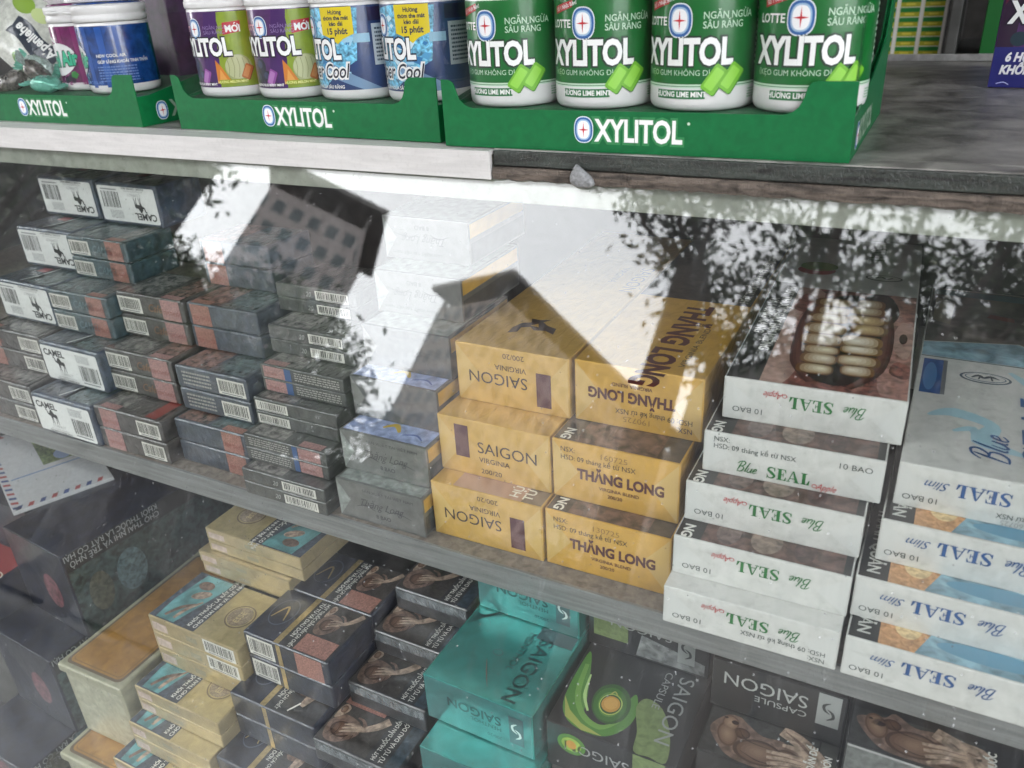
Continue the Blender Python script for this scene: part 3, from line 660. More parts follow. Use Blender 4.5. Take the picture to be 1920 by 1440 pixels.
def seal(x, y, z, rz, kind, flip, label, top, nsx=False):
    w, h, d = 100.6, 27.8, 294; b = MB(); b.box(w, d, h, m_white, .8)
    F, T, R_, L_ = faces(w, d, h); folds(b, F, w, h, m_fold_w, .5)
    G = F.turn(w, h, 2) if flip else F
    main = ink('#1f6a34', .4, .3) if kind == 'apple' else ink('#1d4c84', .4, .3); red = ink('#b32a30', .4, .3); gr = ink('#4a5250', .4, .3)
    y0 = 7.2 if not (nsx and not flip) else 3.4
    if kind == 'apple':
        bw = blue_script(b, G, 21, y0+1, 6.6, main); sw = seal_word(b, G, 38, y0, 7.6, main)
        b.ell(G, 38+sw+2.6, y0+.3, 1.5, 1.3, red, 2); b.ell(G, 38+sw+2.6, y0+.3, 1.1, .9, m_white, 3); b.text(G, 'Apple', 38+sw+3.4, y0-1.3, 4.0, red, 4, -.004, .78, 'l', .5)
        b.text(G, '10 BAO', 76, 18.6, 3.5, gr, 2, 0, 1.1)
        if nsx: b.text(G, 'NSX:', 6, 22.2, 3.2, gr, 2, .004, .95); b.text(G, 'HSD: 09 tháng kể từ NSX', 6, 17.4, 3.2, gr, 2, .004, .95)
    else:
        bw = blue_script(b, G, 27, y0+1.4, 7, main); sw = seal_word(b, G, 45, y0, 8.2, main)
        b.text(G, 'Slim', 45+sw+2.5, y0+1, 5.2, main, 3, -.004, .95, 'l', .5); b.text(G, '10 BAO', 78, 19.2, 3.5, gr, 2, 0, 1.1)
        if nsx: b.text(G, 'HSD: 09 tháng kể từ NSX', 6, 20, 3.0, gr, 2, .004, .95); b.text(G, '160725', 35, 24, 3.0, ink('#9a9a98', .4, .3), 2)
    if top == 'teeth':
        b.rect(T, 1, 1, 20, 176, m_black, 1)
        b.text(T.turn(11.5, 166, 3), 'HÚT THUỐC GÂY HÔI MIỆNG', 0, 0, 6.2, ink('#c9c9c4'), 2, .02, .98); b.text(T.turn(3.5, 140, 3), 'VÀ HỎNG RĂNG', 0, 0, 6.2, ink('#c9c9c4'), 2, .02, .98)
        b.rect(T, 1, 150, 10, 176, m_black, 1)
        teeth_photo(b, T, 20, 1, w-1, 168)
        P = [(1, 176)]+[(1+(w-2)*i/12, 170+5*math.sin(i/12*5.2+1.1)) for i in range(13)]+[(w-1, d-1), (1, d-1)]
        b.poly(T, P, mat('card_pale_grey', (.5, .515, .49), .4, coat=.35, bump=.4, bscale=35, var=.08, vscale=20), 14)
        b.ell(T, 27, 206, 14, 11, ink('#8a3434', .4, .4), 15); b.ell(T, 28, 215, 14, 11, ink('#5a7a34', .4, .4), 16); b.rect(T, 22, 206, 34, 207.5, ink('#6a2626'), 17)
        b.ell(T, 76, 200, 13, 7, ink('#5a605c', .4, .4), 15); b.ell(T, 76, 200, 11.6, 5.8, ink('#b5b9b0', .4, .4), 16); b.stroke(T, [(70, 199), (74, 202), (78, 198), (82, 201)], 1.6, ink('#5a605c'), 17)
        sg = ink('#6f756f', .4, .4); seal_word(b, T.turn(62, 276, 3), 0, 0, 12, sg, 15)
    elif top == 'brown':
        b.rect(T, 1, 1, w-1, 170, m_black, 1); b.rect(T, 16, 1, w-5, 160, m_brownpic, 2); b.text(T.turn(4, 14, 3), 'NG', 0, 0, 6, ink('#d8d8d2'), 2, .03)
        for i, (cx, rx, c) in enumerate(((30, 7, '#6b5a56'), (52, 9, '#7a6a60'), (74, 6, '#4c3a38'))): b.ell(T, cx, 14, rx, 12, mat('print_smear_%d' % i, c, .4, coat=.5, bump=.5, bscale=40, var=.5, vscale=40), 3)
    elif top == 'blue':
        tan = mat('print_tan', (.5, .27, .13), .4, coat=.4, bump=.4, bscale=40, var=.35, vscale=60); sky_ = mat('print_sky_blue', (.2, .33, .4), .4, coat=.4, bump=.4, bscale=40, var=.5, vscale=16)
        b.rect(T, 1, 1, 16, 170, m_black, 1); b.rect(T, 16, 1, 60, 60, tan, 1); b.poly(T, [(34, 1), (w-1, 1), (w-1, 60), (52, 60), (44, 25)], sky_, 2); b.ell(T, 70, 12, 26, 6, ink('#5f8fa8', .4, .4), 3); b.ell(T, 84, 22, 14, 4, ink('#d8e4e6', .4, .4), 3)
        b.text(T.turn(5, 70, 3), 'THANH QUẢN', 0, 0, 6.5, ink('#bdbdb8'), 2, .02)
        b.ell(T, 30, 20, 7, 10, mat('print_cream', (.62, .46, .25), .4, coat=.4, var=.3, vscale=70), 3)
    elif top == 'front':
        b.rect(T, 3, 92, 15, 146, ink('#1d4a88', .4, .5), 1); b.rect(T, 15, 92, 17.5, 146, ink('#6c7076', .4, .5), 2); b.ell(T, 8, 118, 4, 22, ink('#4d79ad', .4, .5), 2)
        b.ell(T, 40, 126, 15, 8.5, ink('#2c4458', .4, .4), 1); b.ell(T, 40, 126, 13.4, 7.2, m_white, 2); b.ell(T, 40, 126, 12, 6.1, ink('#53687a', .4, .4), 3); b.ell(T, 40, 126, 11.2, 5.4, m_white, 4)
        b.stroke(T, [(32, 124), (36, 128), (39, 125), (43, 128), (48, 125)], [1, 3, 2, 3, .6], ink('#22323f'), 5); b.stroke(T, [(37, 128), (36, 122)], 1, ink('#22323f'), 5); b.stroke(T, [(43, 128), (44, 122)], 1, ink('#22323f'), 5)
        pale = ink('#9fc0cc', .4, .4)
        b.stroke(T, [(10, 62), (24, 70), (44, 60), (40, 40), (60, 30)], [2, 12, 8, 14, 3], pale, 1); b.stroke(T, [(54, 140), (70, 118), (86, 108), (96, 116)], [3, 9, 12, 4], pale, 1); b.stroke(T, [(24, 46), (34, 52), (36, 40)], [2, 7, 2], pale, 2)
        db = ink('#1e4f85', .4, .4); seal_word(b, T.turn(94, 22, 1), 0, 8, 27, db, 4); blue_script(b, T.turn(56, 18, 1), 0, 4, 17, db, 4)
        b.rect(T, 1, 150, w-1, 151.4, ink('#4c5a62'), 1); b.poly(T, [(1, 152), (w-1, 152), (60, 190), (1, 176)], mat('print_sky_blue', 0), 1)
        b.poly(T, [(1, 177), (60, 191), (w-1, 152), (w-1, 292), (1, 292)], mat('print_scene', (.1, .085, .075), .4, coat=.4, var=.9, vscale=8), 1); [b.poly(T, p_, ink(c_, .4, .4), 2) for p_, c_ in (([(62, 230), (98, 214), (98, 270), (76, 280)], '#8d8680'), ([(62, 200), (98, 176), (98, 205), (74, 218)], '#4a3a30'), ([(4, 220), (16, 214), (18, 262), (4, 270)], '#7a6f5a'), ([(40, 236), (58, 232), (58, 240), (42, 244)], '#6e2a28'), ([(2, 278), (98, 274), (98, 290), (2, 290)], '#3f5e68'))]
    return tag(b.build('cigarette_carton', None, (x, y, z), rz), label, 'carton', 'white green print cartons' if kind == 'apple' else 'white blue print cartons')
gp = 'green lettered white Seal carton, '
seal(-4.3, -15.9, .2, .012, 'apple', True, gp+'lowest of its stack, with a plain white lid', 'white', True)
seal(-3.7, -2, 28.2, .012, 'apple', True, gp+'second from the bottom, resting on the white lidded one', 'brown')
seal(-2.9, 16.3, 56.2, .014, 'apple', True, gp+'third from the bottom, below the upright one', 'brown')
seal(2.6, 31.2, 84.2, .03, 'apple', False, 'white Seal carton, green letters, the only one of its stack standing upright', 'brown', True)
seal(7.9, 50.6, 112.2, .04, 'apple', True, 'topmost green lettered white carton with stained teeth photo on its lid', 'teeth')
bp_ = 'blue lettered white Seal Slim carton, '
seal(98.9, -15.1, .2, .0, 'slim', True, bp_+'lowest of the right hand stack', 'blue')
seal(98.2, 2.7, 28.2, .0, 'slim', True, bp_+'second from the bottom of the right hand stack', 'blue')
seal(105.6, 21, 56.2, .0, 'slim', True, bp_+'third up, just under the topmost', 'blue')
seal(109.4, 38, 84.2, .0, 'slim', True, 'topmost blue lettered white carton with large Blue Seal and crest on its lid', 'front', True)

# ------------------------------------------------------------------ small packs on the left of the upper shelf
m_teal = mat('pack_teal', (.03, .055, .065), .35, coat=1., bump=1., bscale=55, crough=.04, var=.5, vscale=25)
m_dkbr = mat('pack_dark', (.045, .04, .038), .35, coat=1., bump=1., bscale=55, crough=.04, var=.4, vscale=25)
m_navy = mat('pack_navy', (.045, .055, .075), .35, coat=1., bump=1., bscale=55, crough=.04, var=.3, vscale=25)
m_slim = mat('pack_slim_black', (.04, .042, .04), .35, coat=1., bump=1., bscale=55, crough=.04, var=.4, vscale=25)
m_stamp = mat('tax_stamp_pink', (.27, .13, .105), .5, coat=.35, bump=.4, bscale=60, var=.35, vscale=160)
m_stamp2 = mat('tax_stamp_rose', (.3, .165, .155), .5, coat=.35, bump=.4, bscale=60, var=.35, vscale=160)
m_smear = mat('pack_print_pale', (.15, .14, .13), .35, coat=1., bump=1., bscale=60, crough=.04, var=.8, vscale=35)
m_smear2 = mat('pack_print_teal', (.07, .1, .105), .35, coat=1., bump=1., bscale=60, crough=.04, var=.7, vscale=35)
tx_d = ink('#8f8d88', .45, .3)
mat('pack_print_rust', (.14, .075, .06), .35, coat=1., bump=1., bscale=60, crough=.04, var=.9, vscale=35)
PACKN = [0]
def pack(x, y, z, w, d, h, body, label, stamp=None, bar=None, top=None, blue=None, text=None, group='small cigarette packs', rz=0., word=None):
    PACKN[0] += 1; sd_ = PACKN[0]
    r = thing('cigarette_pack', label, 'cigarette pack', (x, y, z), rz, group)
    F, T, R_, L_ = faces(w, d, h)
    b = MB(); b.box(w, d, h, body, 2.2 if h > 15 else 1.2, seg=3)
    if top:
        for (x0, x1, m) in top: b.rect(T, x0*w, 3, x1*w, d-3, m, 1)
    if text: b.lines(F, text[0]*w, h*.18, text[1]*w, h*.84, 4, tx_d, 1, sd_)
    if word: b.text(F, word[0], word[1]*w, h*.32, h*.34, ink(word[2], .4, .3), 2, .01, .9, 'l', .35)
    if blue: b.rect(F, blue[0]*w, .8, blue[1]*w, h-.8, ink('#2b4a78', .4, .5), 2)
    b.build('body', r)
    if stamp:
        b = MB(); b.rect(F, stamp[0]*w, 1.2, stamp[1]*w, h-1.0, stamp[2], 2); b.text(F, 'TEM THUỐC', (stamp[0]+.02)*w, h*.3, h*.16, ink('#7a3b36'), 3, 0, .8)
        b.rect(T, stamp[0]*w, 1.5, stamp[1]*w, min(9, d*.2), stamp[2], 2); b.build('tax_stamp', r)
    if bar:
        b = MB(); b.barcode(F, bar[0]*w, h*.14, bar[1]*w, h*.82, 2, sd_); b.build('barcode_label', r)
    return r
# white labelled camel cartons
m_camel = mat('pack_camel_blue', (.04, .055, .085), .35, coat=.6, bump=.5, bscale=50, var=.4, vscale=25)
m_lab = mat('label_paper', (.66, .66, .645), .5, var=.03, vscale=40, dirt=.12)
def camel(x, y, z, rz, flip, label):
    w, d, h = 85, 55, 40.2
    r = thing('camel_carton', label, 'cigarette carton', (x, y, z), rz, 'white labelled cigarette cartons')
    F, T, R_, L_ = faces(w, d, h)
    b = MB(); b.box(w, d, h, m_camel, 3, seg=3); b.rect(T, 5, 4, w*.55, d-4, m_navy, 1); b.rect(T, w*.5, 4, w-5, d-4, m_smear2, 1); b.stroke(T, [(w*.42, 6), (w*.5, 26), (w*.52, 48)], 2.2, ink('#b9bdbb', .4, .5), 3); b.rect(T, 24, 30, 38, 40, ink('#8a2b33', .4, .5), 2)
    b.build('body', r)
    b = MB(); F = F.turn(w, h, 2) if flip else F
    P = []
    for cx, cy, a in ((79.5, 5, -90), (79.5, 34.5, 0), (5, 34.5, 90), (5, 5, 180)):
        for i in range(5): t = math.radians(a+22.5*i); P.append((cx+2.2*math.cos(t), cy+2.2*math.sin(t)))
    b.poly(F, P, m_lab, 1)
    k = ink('#222225', .5); b.text(F, 'CAMEL', 6, 27.2, 6.2, k, 2, .03, 1.02)
    # the little camel: back with hump, neck and head, four legs
    b.poly(F, [(22, 21), (22.6, 24), (25, 26.6), (26.2, 26.6), (27.6, 24.5), (29, 22.5), (31.4, 22.6), (32.6, 21.6), (32.8, 19), (31, 18.4), (26, 19), (24, 18)], k, 2)
    b.stroke(F, [(23.5, 21), (20.4, 22), (19.6, 25), (17.6, 26)], [2.6, 1.8, 1.3, 1.6], k, 2)
    for lx, bx in ((24, 23.4), (25.4, 26), (30, 29.2), (32, 32.6)): b.stroke(F, [(lx, 19), (lx+.2, 15.6), (bx, 12)], [1.5, .8, .7], k, 2)
    g_ = ink('#8a8a8c', .5); b.text(F, 'COMPACT', 22, 8.6, 2.6, g_, 2, 0, 1.0); b.text(F, 'ACTIVATE FLAVOR', 18, 5.6, 1.6, g_, 2, 0, 1.3); b.text(F, 'ROUND CORNER BOX', 16, 3.2, 1.7, k, 2, .02, 1.2)
    b.build('label', r)
    bb = MB(); bb.lines(F, 52, 26, 70, 34, 6, g_, 2, 5); rr = random.Random(int(abs(x)+z)); xx = 53
    while xx < 78:
        a = rr.choice((.5, .7, 1.2)); bb.rect(F, xx, 8, xx+a, 23.5, k, 2); xx += a+rr.choice((.6, .8, 1.3))
    bb.rect(F, 54, 5.2, 77, 6.6, g_, 2); bb.build('barcode', r)
    return r
cw = 'white labelled camel carton, '
camel(-612.1, -10.2, .2, -.008, False, cw+'upright, standing directly on the shelf')
camel(-618.2, 15.4, 40.7, -.012, False, cw+'upright, resting on the one that stands on the shelf')
camel(-707.2, 44.4, 81.2, -.02, True, cw+'upside down, cut by the left picture edge')
camel(-713.2, 84.9, 121.7, 0, True, cw+'upside down, partly hidden behind teal packs at its right')
camel(-721.9, 126.9, 162.2, .004, True, cw+'upside down, left of the two on the very top')
camel(-628.3, 123.4, 162.2, 0, True, cw+'upside down, right of the two on the very top')
OR = ['lower', 'upper']
for (x, y, z, tn) in ((-704.6, -5, .2, 'bottom'), (-707, 19.5, 40.7, 'second')):
    for i in range(2): pack(x, y, z+20.2*i, 85, 55, 20, m_dkbr, 'dark brown pack with barcode, %s of the %s pair at the left edge' % (OR[i], tn), bar=(.62, .97), stamp=(.05, .26, m_stamp), top=[(.1, .9, m_smear)])
for (x, y, z, tn) in ((-623, 41.8, 81.2, 'lower'), (-627.6, 78.5, 121.7, 'higher')):
    for i in range(2): pack(x, y, z+20.2*i, 82, 55, 20, m_teal, 'teal pack with orange stamp, %s of the pair in the %s teal tier' % (OR[i], tn), stamp=(.67, .93, m_stamp), bar=(.04, .38), top=[(.08, .6, m_smear2), (.72, .92, m_smear)], word=('CAMEL', .42, '#5c7076'))
for (x, y, z, tn, fl) in ((-528.1, -7.3, .2, 'bottom', 1), (-534.5, 22.6, 42.2, 'middle', 0), (-540, 52.4, 84.2, 'top', 0)):
    for i in range(2):
        if fl: pack(x, y, z+21*i, 85.5, 55, 20.8, m_dkbr, 'dark pack with pink stamp left of barcode, %s of its pair' % OR[i], stamp=(.1, .36, m_stamp2), bar=(.64, .96), top=[(.1, .4, m_smear), (.75, .9, ink('#7a2a24', .4, .5))])
        else: pack(x, y, z+21*i, 84.5, 55, 20.8, m_dkbr, 'dark pack with rose stamp right of barcode, %s of the %s pair' % (OR[i], tn), stamp=(.68, .95, m_stamp2), bar=(.03, .38), top=[(.1, .55, m_smear), (.66, .95, mat('pack_print_rust', 0))], word=('Cafe', .47, '#6b4a30'))
for (x, y, z, tn, st, br) in ((-439.5, 3.8, .2, 'bottom', (.68, .95), None), (-443.7, 20.5, 41.9, 'second', None, (.6, .97)), (-455, 55.8, 83.6, 'third', (.06, .34), None), (-471.3, 97.8, 125.3, 'topmost', (.06, .34), None)):
    for i in range(2):
        tp = [(.04, .46, mat('pack_print_rust', (.14, .075, .06), .35, coat=1., bump=1., bscale=60, crough=.04, var=.9, vscale=35)), (.5, .95, m_smear2)] if i else None
        pack(x, y, z+20.9*i, 80.5, 55, 20.7, m_navy, 'slate navy pack, %s of the pair in the %s navy tier' % (OR[i], tn), stamp=st and (*st, m_stamp), bar=br, top=tp, text=(.1, .5) if br else None)
for k, (x, y, z, kind) in enumerate(((-351.1, -12.7, .2, 'b'), (-354.7, -.4, 24.3, 'rs'), (-354.5, 16.9, 48.3, 'lb'), (-353, 29.2, 72.4, 's'), (-359.0, 51.1, 96.4, 'b'), (-371.6, 80.2, 120.5, 'b'))):
    tn = ('lowest', 'second', 'third', 'fourth', 'fifth', 'topmost')[k]
    for i in range(2):
        tp = [(.05, .48, m_smear if k != 5 else m_dkbr), (.55, .93, m_slim)] if i else None
        cs = {'b': dict(bar=(.5, .9), word=('20', .38, '#8d8f8c')), 'rs': dict(text=(.06, .56), blue=(.6, .66), stamp=(.67, .93, m_stamp2)), 'lb': dict(bar=(.03, .42)), 's': dict(stamp=(.04, .3, m_stamp2), blue=(.3, .38), text=(.42, .95))}[kind]
        pack(x, y, z+12*i, 83, 57, 11.9, m_slim, 'slim black pack, %s of two in the %s tier beside the silver cartons' % (OR[i], tn), top=tp, group='slim black packs', **cs)
# silver cartons with script lettering
m_silv = mat('card_silver', (.15, .15, .147), .36, metal=.35, coat=.6, bump=.4, bscale=35, var=.14, vscale=20)
m_silv2 = mat('card_silver_dark', (.08, .083, .088), .36, metal=.3, coat=.6, bump=.4, bscale=35, var=.2, vscale=20)
m_lav = mat('card_lavender', (.27, .32, .52), .4, coat=.5, bump=.6, bscale=40, var=.35, vscale=30)
m_stl = mat('card_pale_silver', (.23, .25, .24), .32, metal=.2, coat=.6, bump=.7, bscale=45, var=.35, vscale=30)
def silver(x, y, z, flip, label, body, top, rz=0.):
    w, d, h = 76.5, 90, 33.4; b = MB(); b.box(w, d, h, body, .7); F, T, R_, L_ = faces(w, d, h); G = F.turn(w, h, 2) if flip else F
    b.rect(T, 2, 2, w-2, d-2, top, 1); b.rect(R_, 2, h*.62, d-2, h-2, m_gold, 1); b.rect(R_, 2, 2, d-2, h*.5, m_silv2, 1)
    tx = ink('#3c3d40', .4, .4)
    b.text(G, 'Thăng Long', 19, 14, 6.4, tx, 2, -.006, .86, 'l', .55); b.stroke(G, [(17, 12.6), (26, 15), (34, 12)], [.3, .9, .3], tx, 2); b.stroke(G, [(44, 12.4), (53, 15.5), (66, 12.4)], [.3, .8, .3], tx, 2)
    b.text(G, '8 BAO', 34, 6, 3.2, tx, 2, .01, 1.0); b.text(G, 'SẢN XUẤT TẠI VIỆT NAM', 24, 26.6, 2.2, tx, 2, 0, 1.2)
    b.poly(F, [(1, 1), (12, h*.5), (1, h-1)], m_stl if body is m_silv else m_silv, 1)
    if top is m_lav: b.stroke(T, [(30, 14), (38, 20), (46, 12)], [2, 5, 2], ink('#b89a3a', .4, .3), 2); b.stroke(T, [(50, 10), (60, 13), (68, 8)], [1, 2, 1], ink('#4a5a94', .4, .3), 2)
    return tag(b.build('cigarette_carton', None, (x, y, z), rz), label, 'carton', 'silver script cartons')
sv = 'silver carton with script lettering, '
silver(-261.2, -5.8, .2, False, sv+'lowest of its stack, on the shelf', m_silv, m_stl, .01)
silver(-262.7, 8.7, 33.8, False, sv+'second up, with lavender blue lid', m_silv, m_lav)
silver(-264.9, 31.4, 67.5, True, sv+'upside down, its lavender lid well in view', m_silv2, m_lav)
silver(-263.4, 51.4, 101.1, False, sv+'dark faced, over the lavender lidded ones', m_silv2, m_stl)
silver(-266.5, 78, 134.7, True, sv+'upside down, mirrored leaves across its face', m_silv, m_stl)
silver(-274, 106, 168.3, True, sv+'topmost and furthest back, almost lost in the glare', m_silv, m_stl)

# ------------------------------------------------------------------ lower shelf
FL = -331.5
m_cream = mat('pack_cream_gold', (.38, .3, .165), .32, metal=.45, coat=.5, bump=.4, bscale=50, var=.1, vscale=30)
m_creamtop = mat('pack_gold_top', (.4, .32, .16), .32, metal=.4, coat=.6, bump=.7, bscale=55, var=.12, vscale=30)
m_ptl = mat('print_turquoise', (.1, .25, .26), .4, coat=.8, bump=.9, bscale=55, var=.4, vscale=14)
m_pdk = mat('print_dusk', (.05, .06, .08), .4, coat=.55, bump=.5, bscale=55, var=.5, vscale=40)
m_skin = mat('print_skin', (.3, .22, .17), .4, coat=.6, bump=.6, bscale=50, var=.5, vscale=45)
m_skin2 = mat('print_skin_shadow', (.14, .09, .07), .4, coat=.5, bump=.4, bscale=50, var=.4, vscale=45)
wt = ink('#cfcdc6', .4, .3)
def cream_pack(x, y, z, w, h, label, top=True, bar=False, flip=False, rz=0.):
    d = 60; r = thing('cigarette_pack', label, 'cigarette pack', (x, y, z), rz, 'cream gold packs')
    b = MB(); b.box(w, d, h, m_cream, 1); F, T, R_, L_ = faces(w, d, h)
    if top:
        G = T.turn(w, d, 2) if flip else T
        b.rect(G, 1, 1, w*.5, d-1, m_pdk, 1); b.rect(G, w*.5, 1, w-1, d-1, m_creamtop, 1); b.poly(G, [(8, 2), (w*.28, 2), (w*.42, d-2), (w*.1, d-2), (w*.06, d*.4)], m_ptl, 2)
        b.ell(G, w*.2, d*.78, 8, 5, m_skin2, 3); b.ell(G, w*.25, d*.6, 9, 4.5, m_skin, 3, rot=.5); b.stroke(G, [(w*.14, 6), (w*.2, 18), (w*.3, 26)], [3, 4, 2], m_skin2, 3); b.stroke(G, [(w*.24, 6), (w*.26, 18), (w*.33, 30)], [3, 4, 2], m_skin, 3)
        b.rect(G, w*.4, 1, w*.52, d-1, ink('#3d4045', .4, .5), 4)
        b.text(G.turn(w*.45, 2, 1), 'KHÓI THUỐC LÁ RẤT CÓ HẠI', 2, .6, 3.2, wt, 5, .02, .98); b.text(G.turn(w*.51, 2, 1), 'CHO THAI NHI VÀ TRẺ NHỎ', 2, .6, 3.2, wt, 5, .02, .98)
        ec = ink('#6a5a46', .35, .5); b.ell(G, w*.75, d*.5, 13, 13, ec, 2); b.ell(G, w*.75, d*.5, 11.8, 11.8, m_creamtop, 3); b.ell(G, w*.75, d*.5, 10.8, 10.8, mat('emblem_brown', (.25, .19, .13), .35, coat=.5, var=.4, vscale=150), 4); b.text(G.turn(w*.75+2.5, d*.5-7, 1), 'ESSE', 0, 0, 5, ink('#b9a77e'), 5, .01, .9)
    b.rect(F, w*.42, h*.3, w*.54, h*.62, ink('#8f866c', .4, .5), 1); b.rect(F, w*.03, h*.2, w*.2, h*.7, mat('stamp_faded', (.44, .34, .29), .5, coat=.4, var=.2), 1)
    b.build('body', r)
    if bar: q = MB(); q.barcode(F, w*.62, h*.1, w*.96, h*.9, 2, int(z)+400, 20); q.build('barcode_label', r)
    return r
cp = 'cream gold pack, '
def riser(x, y, z1, w, d, rz=0.):
    b = MB(); b.box(w, d, z1-FL-.4, m_dark, 1, o=(x, y, FL)); return b.build('riser', cab)
for i in range(3): cream_pack(-423.5, -79.4, -151.2+17.6*i, 100, 17.4, cp+('lowest of three in the tallest front tier', 'middle of three in the tallest front tier', 'with turquoise photo lid, topmost of three in the tallest front tier')[i], i == 2, i > 0)
for i in range(2): cream_pack(-425, -108.5, -179.4+14*i, 95, 13.8, cp+('lower of two in the tier below the tallest', 'upper of two, its photo lid half under the tallest tier')[i], i == 1)
for i in range(2): cream_pack(-426, -122.4, -210.4+15.4*i, 93, 15.2, cp+('lower of the pair in the tier third from the top', 'upper of the pair in the tier third from the top')[i], i == 1)
cream_pack(-437, -138.9, -226, 95, 15, cp+'in the lowest tier at the bottom edge of the picture', True)
cream_pack(-421, -18.2, -98.2, 103, 12, cp+'lower of the thin pair leaning behind the turquoise lid', False); cream_pack(-421, -19.5, -86, 103, 11.8, cp+'upper of the thin pair leaning behind the turquoise lid', False)
cream_pack(-411, -14.5, -74, 106, 11.8, cp+'lower one at the very back under the shelf', False); cream_pack(-411, -14.5, -62, 106, 11.8, cp+'uppermost one at the very back, photo lid turned to the right', True, False, True)
riser(-436, -76, -226.2, 110, 122)
riser(-424, -16, -151.4, 100, 62); riser(-423, -18, -98.5, 99, 60) if False else None
# navy packs
m_nv = mat('pack_midnight', (.012, .015, .028), .3, coat=.7, bump=.8, bscale=45, var=.4, vscale=25)
m_nv2 = mat('pack_midnight_grey', (.03, .03, .034), .3, coat=.7, bump=.8, bscale=45, var=.4, vscale=25)
m_gstripe = mat('gold_stripe', (.42, .31, .14), .3, metal=.6, coat=.5, var=.2, vscale=60)
def hands_photo(b, G, x0, y0, x1, y1, l=2, pale=1.):
    """printed warning photo: torso with a hand laid across it"""
    W_, H_ = x1-x0, y1-y0
    b.rect(G, x0, y0, x1, y1, mat('print_black_brown', (.035, .03, .028), .4, coat=.55, bump=.5, bscale=55, var=.4, vscale=40), l)
    q = lambda pts: [(x0+a*W_, y0+c*H_) for a, c in pts]
    b.shape(G, q([(.02, .3), (.12, .06), (.36, .06), (.58, .3), (.62, .5), (.5, .68), (.2, .74), (.04, .55)]), m_skin2, l+1)
    b.grad(G, x0+.3*W_, y0+.38*H_, .2*W_, .2*H_, '#3c2820', '#6e5344', l+2, 5)
    b.shape(G, q([(.03, .58), (.16, .72), (.2, .9), (.1, .99), (.03, .9)]), m_skin, l+2); b.grad(G, x0+.1*W_, y0+.84*H_, .06*W_, .1*H_, '#64493a', '#8c7160', l+3, 4)
    b.stroke(G, q([(.97, .97), (.84, .74), (.66, .56), (.52, .5)]), [W_*.15, W_*.14, W_*.11, W_*.08], m_skin, l+5)
    for k in range(4): b.stroke(G, q([(.6, .58-.055*k), (.44, .57-.085*k), (.3, .5-.1*k)]), [W_*.06, W_*.052, W_*.025], (m_skin, m_skin2)[k % 2] if k == 3 else m_skin, l+5.6+.4*k)
    b.stroke(G, q([(.66, .62), (.56, .74), (.44, .76)]), [W_*.07, W_*.05, W_*.025], m_skin2, l+7.4)
    for k in range(5): b.stroke(G, q([(.1+.11*k, .12), (.16+.1*k, .3), (.14+.1*k, .5)]), [.1, W_*.012, .1], ink('#2a1a14', .4, .4), l+4.6)
def navy_pack(x, y, z, w, d, h, label, top=True, bar=False, cig=False, rz=0.):
    r = thing('cigarette_pack', label, 'cigarette pack', (x, y, z), rz, 'midnight blue packs')
    b = MB(); b.box(w, d, h, m_nv, 2, seg=3); F, T, R_, L_ = faces(w, d, h)
    if top:
        b.rect(T, 2, 2, w*.38, d-2, m_nv, 1); b.ell(T, w*.2, d*.55, 11, 15, ink('#4b5160', .3, .6), 2); b.ell(T, w*.2, d*.55, 10, 14, m_nv, 3); b.stroke(T, [(w*.12, d*.4), (w*.2, d*.66), (w*.27, d*.4)], [.8, 2.2, .8], m_gstripe, 4)
        b.rect(T, w*.37, 1, w*.43, d-1, m_gstripe, 2); b.rect(T, w*.43, 1, w-2, d-1, m_nv2, 1)
        b.text(T.turn(w*.52, d-3, 3), 'HÚT THUỐC DẪN ĐẾN CÁI CHẾT', 0, 0, 2.9, wt, 3, .01, .76); b.text(T.turn(w*.46, d-3, 3), 'TỪ TỪ VÀ ĐAU ĐỚN', 0, 0, 3.4, wt, 3, .01, .85)
        hands_photo(b, T, w*.58, d*.36, w-3, d-2, 2)
        if cig: b.stroke(T, [(w*.78, d*.7), (w*.76, d*.4), (w*.74, d*.22)], [7, 8, 4], m_skin, 6); b.stroke(T, [(w*.72, d*.26), (w*.66, d*.08)], 1.4, ink('#dddad2'), 7)
    b.rect(F, w*.4, .8, w*.45, h-.8, m_gstripe, 2); b.build('body', r)
    if top and not cig:
        q = MB(); q.rect(T, w*.6, 1.2, w-3, d*.34, m_stamp, 9); q.rect(F, w*.62, 1, w-6, h-1, m_stamp, 2); q.build('tax_stamp', r)
    if bar: q = MB(); q.barcode(F, w*.05, h*.12, w*.36, h*.9, 3, int(abs(z))+9, 22); q.build('barcode_label', r)
    return r
npk = 'midnight blue pack, '
navy_pack(-321.8, -71.4, -130.6, 84, 54.4, 23.3, npk+'lower of the front pair under the rose stamped lid', False, True)
navy_pack(-321.8, -71.4, -107, 84, 54.4, 23.3, npk+'rose stamped lid in full view, upper of the front pair', True, True)
navy_pack(-321, -16.6, -107, 83, 54.4, 23.3, npk+'directly behind the front pair, partly under the shelf', True)
navy_pack(-321, -16.6, -130.6, 83, 54.4, 23.3, npk+'hidden one below the pack behind the front pair', False)
navy_pack(-328, -92.5, -153.8, 85, 56, 22.8, npk+'with a hand holding a cigarette on its lid', True, False, True)
navy_pack(-328, -92.5, -177, 85, 56, 22.8, npk+'just under the one showing a hand and cigarette', False)
navy_pack(-331, -117.5, -201.6, 86, 58, 23.8, npk+'lowest in view, at the bottom edge', True, False, True)
riser(-330, -114, -201.8, 85, 160)
riser(-320, -34, -130.8, 82, 70)
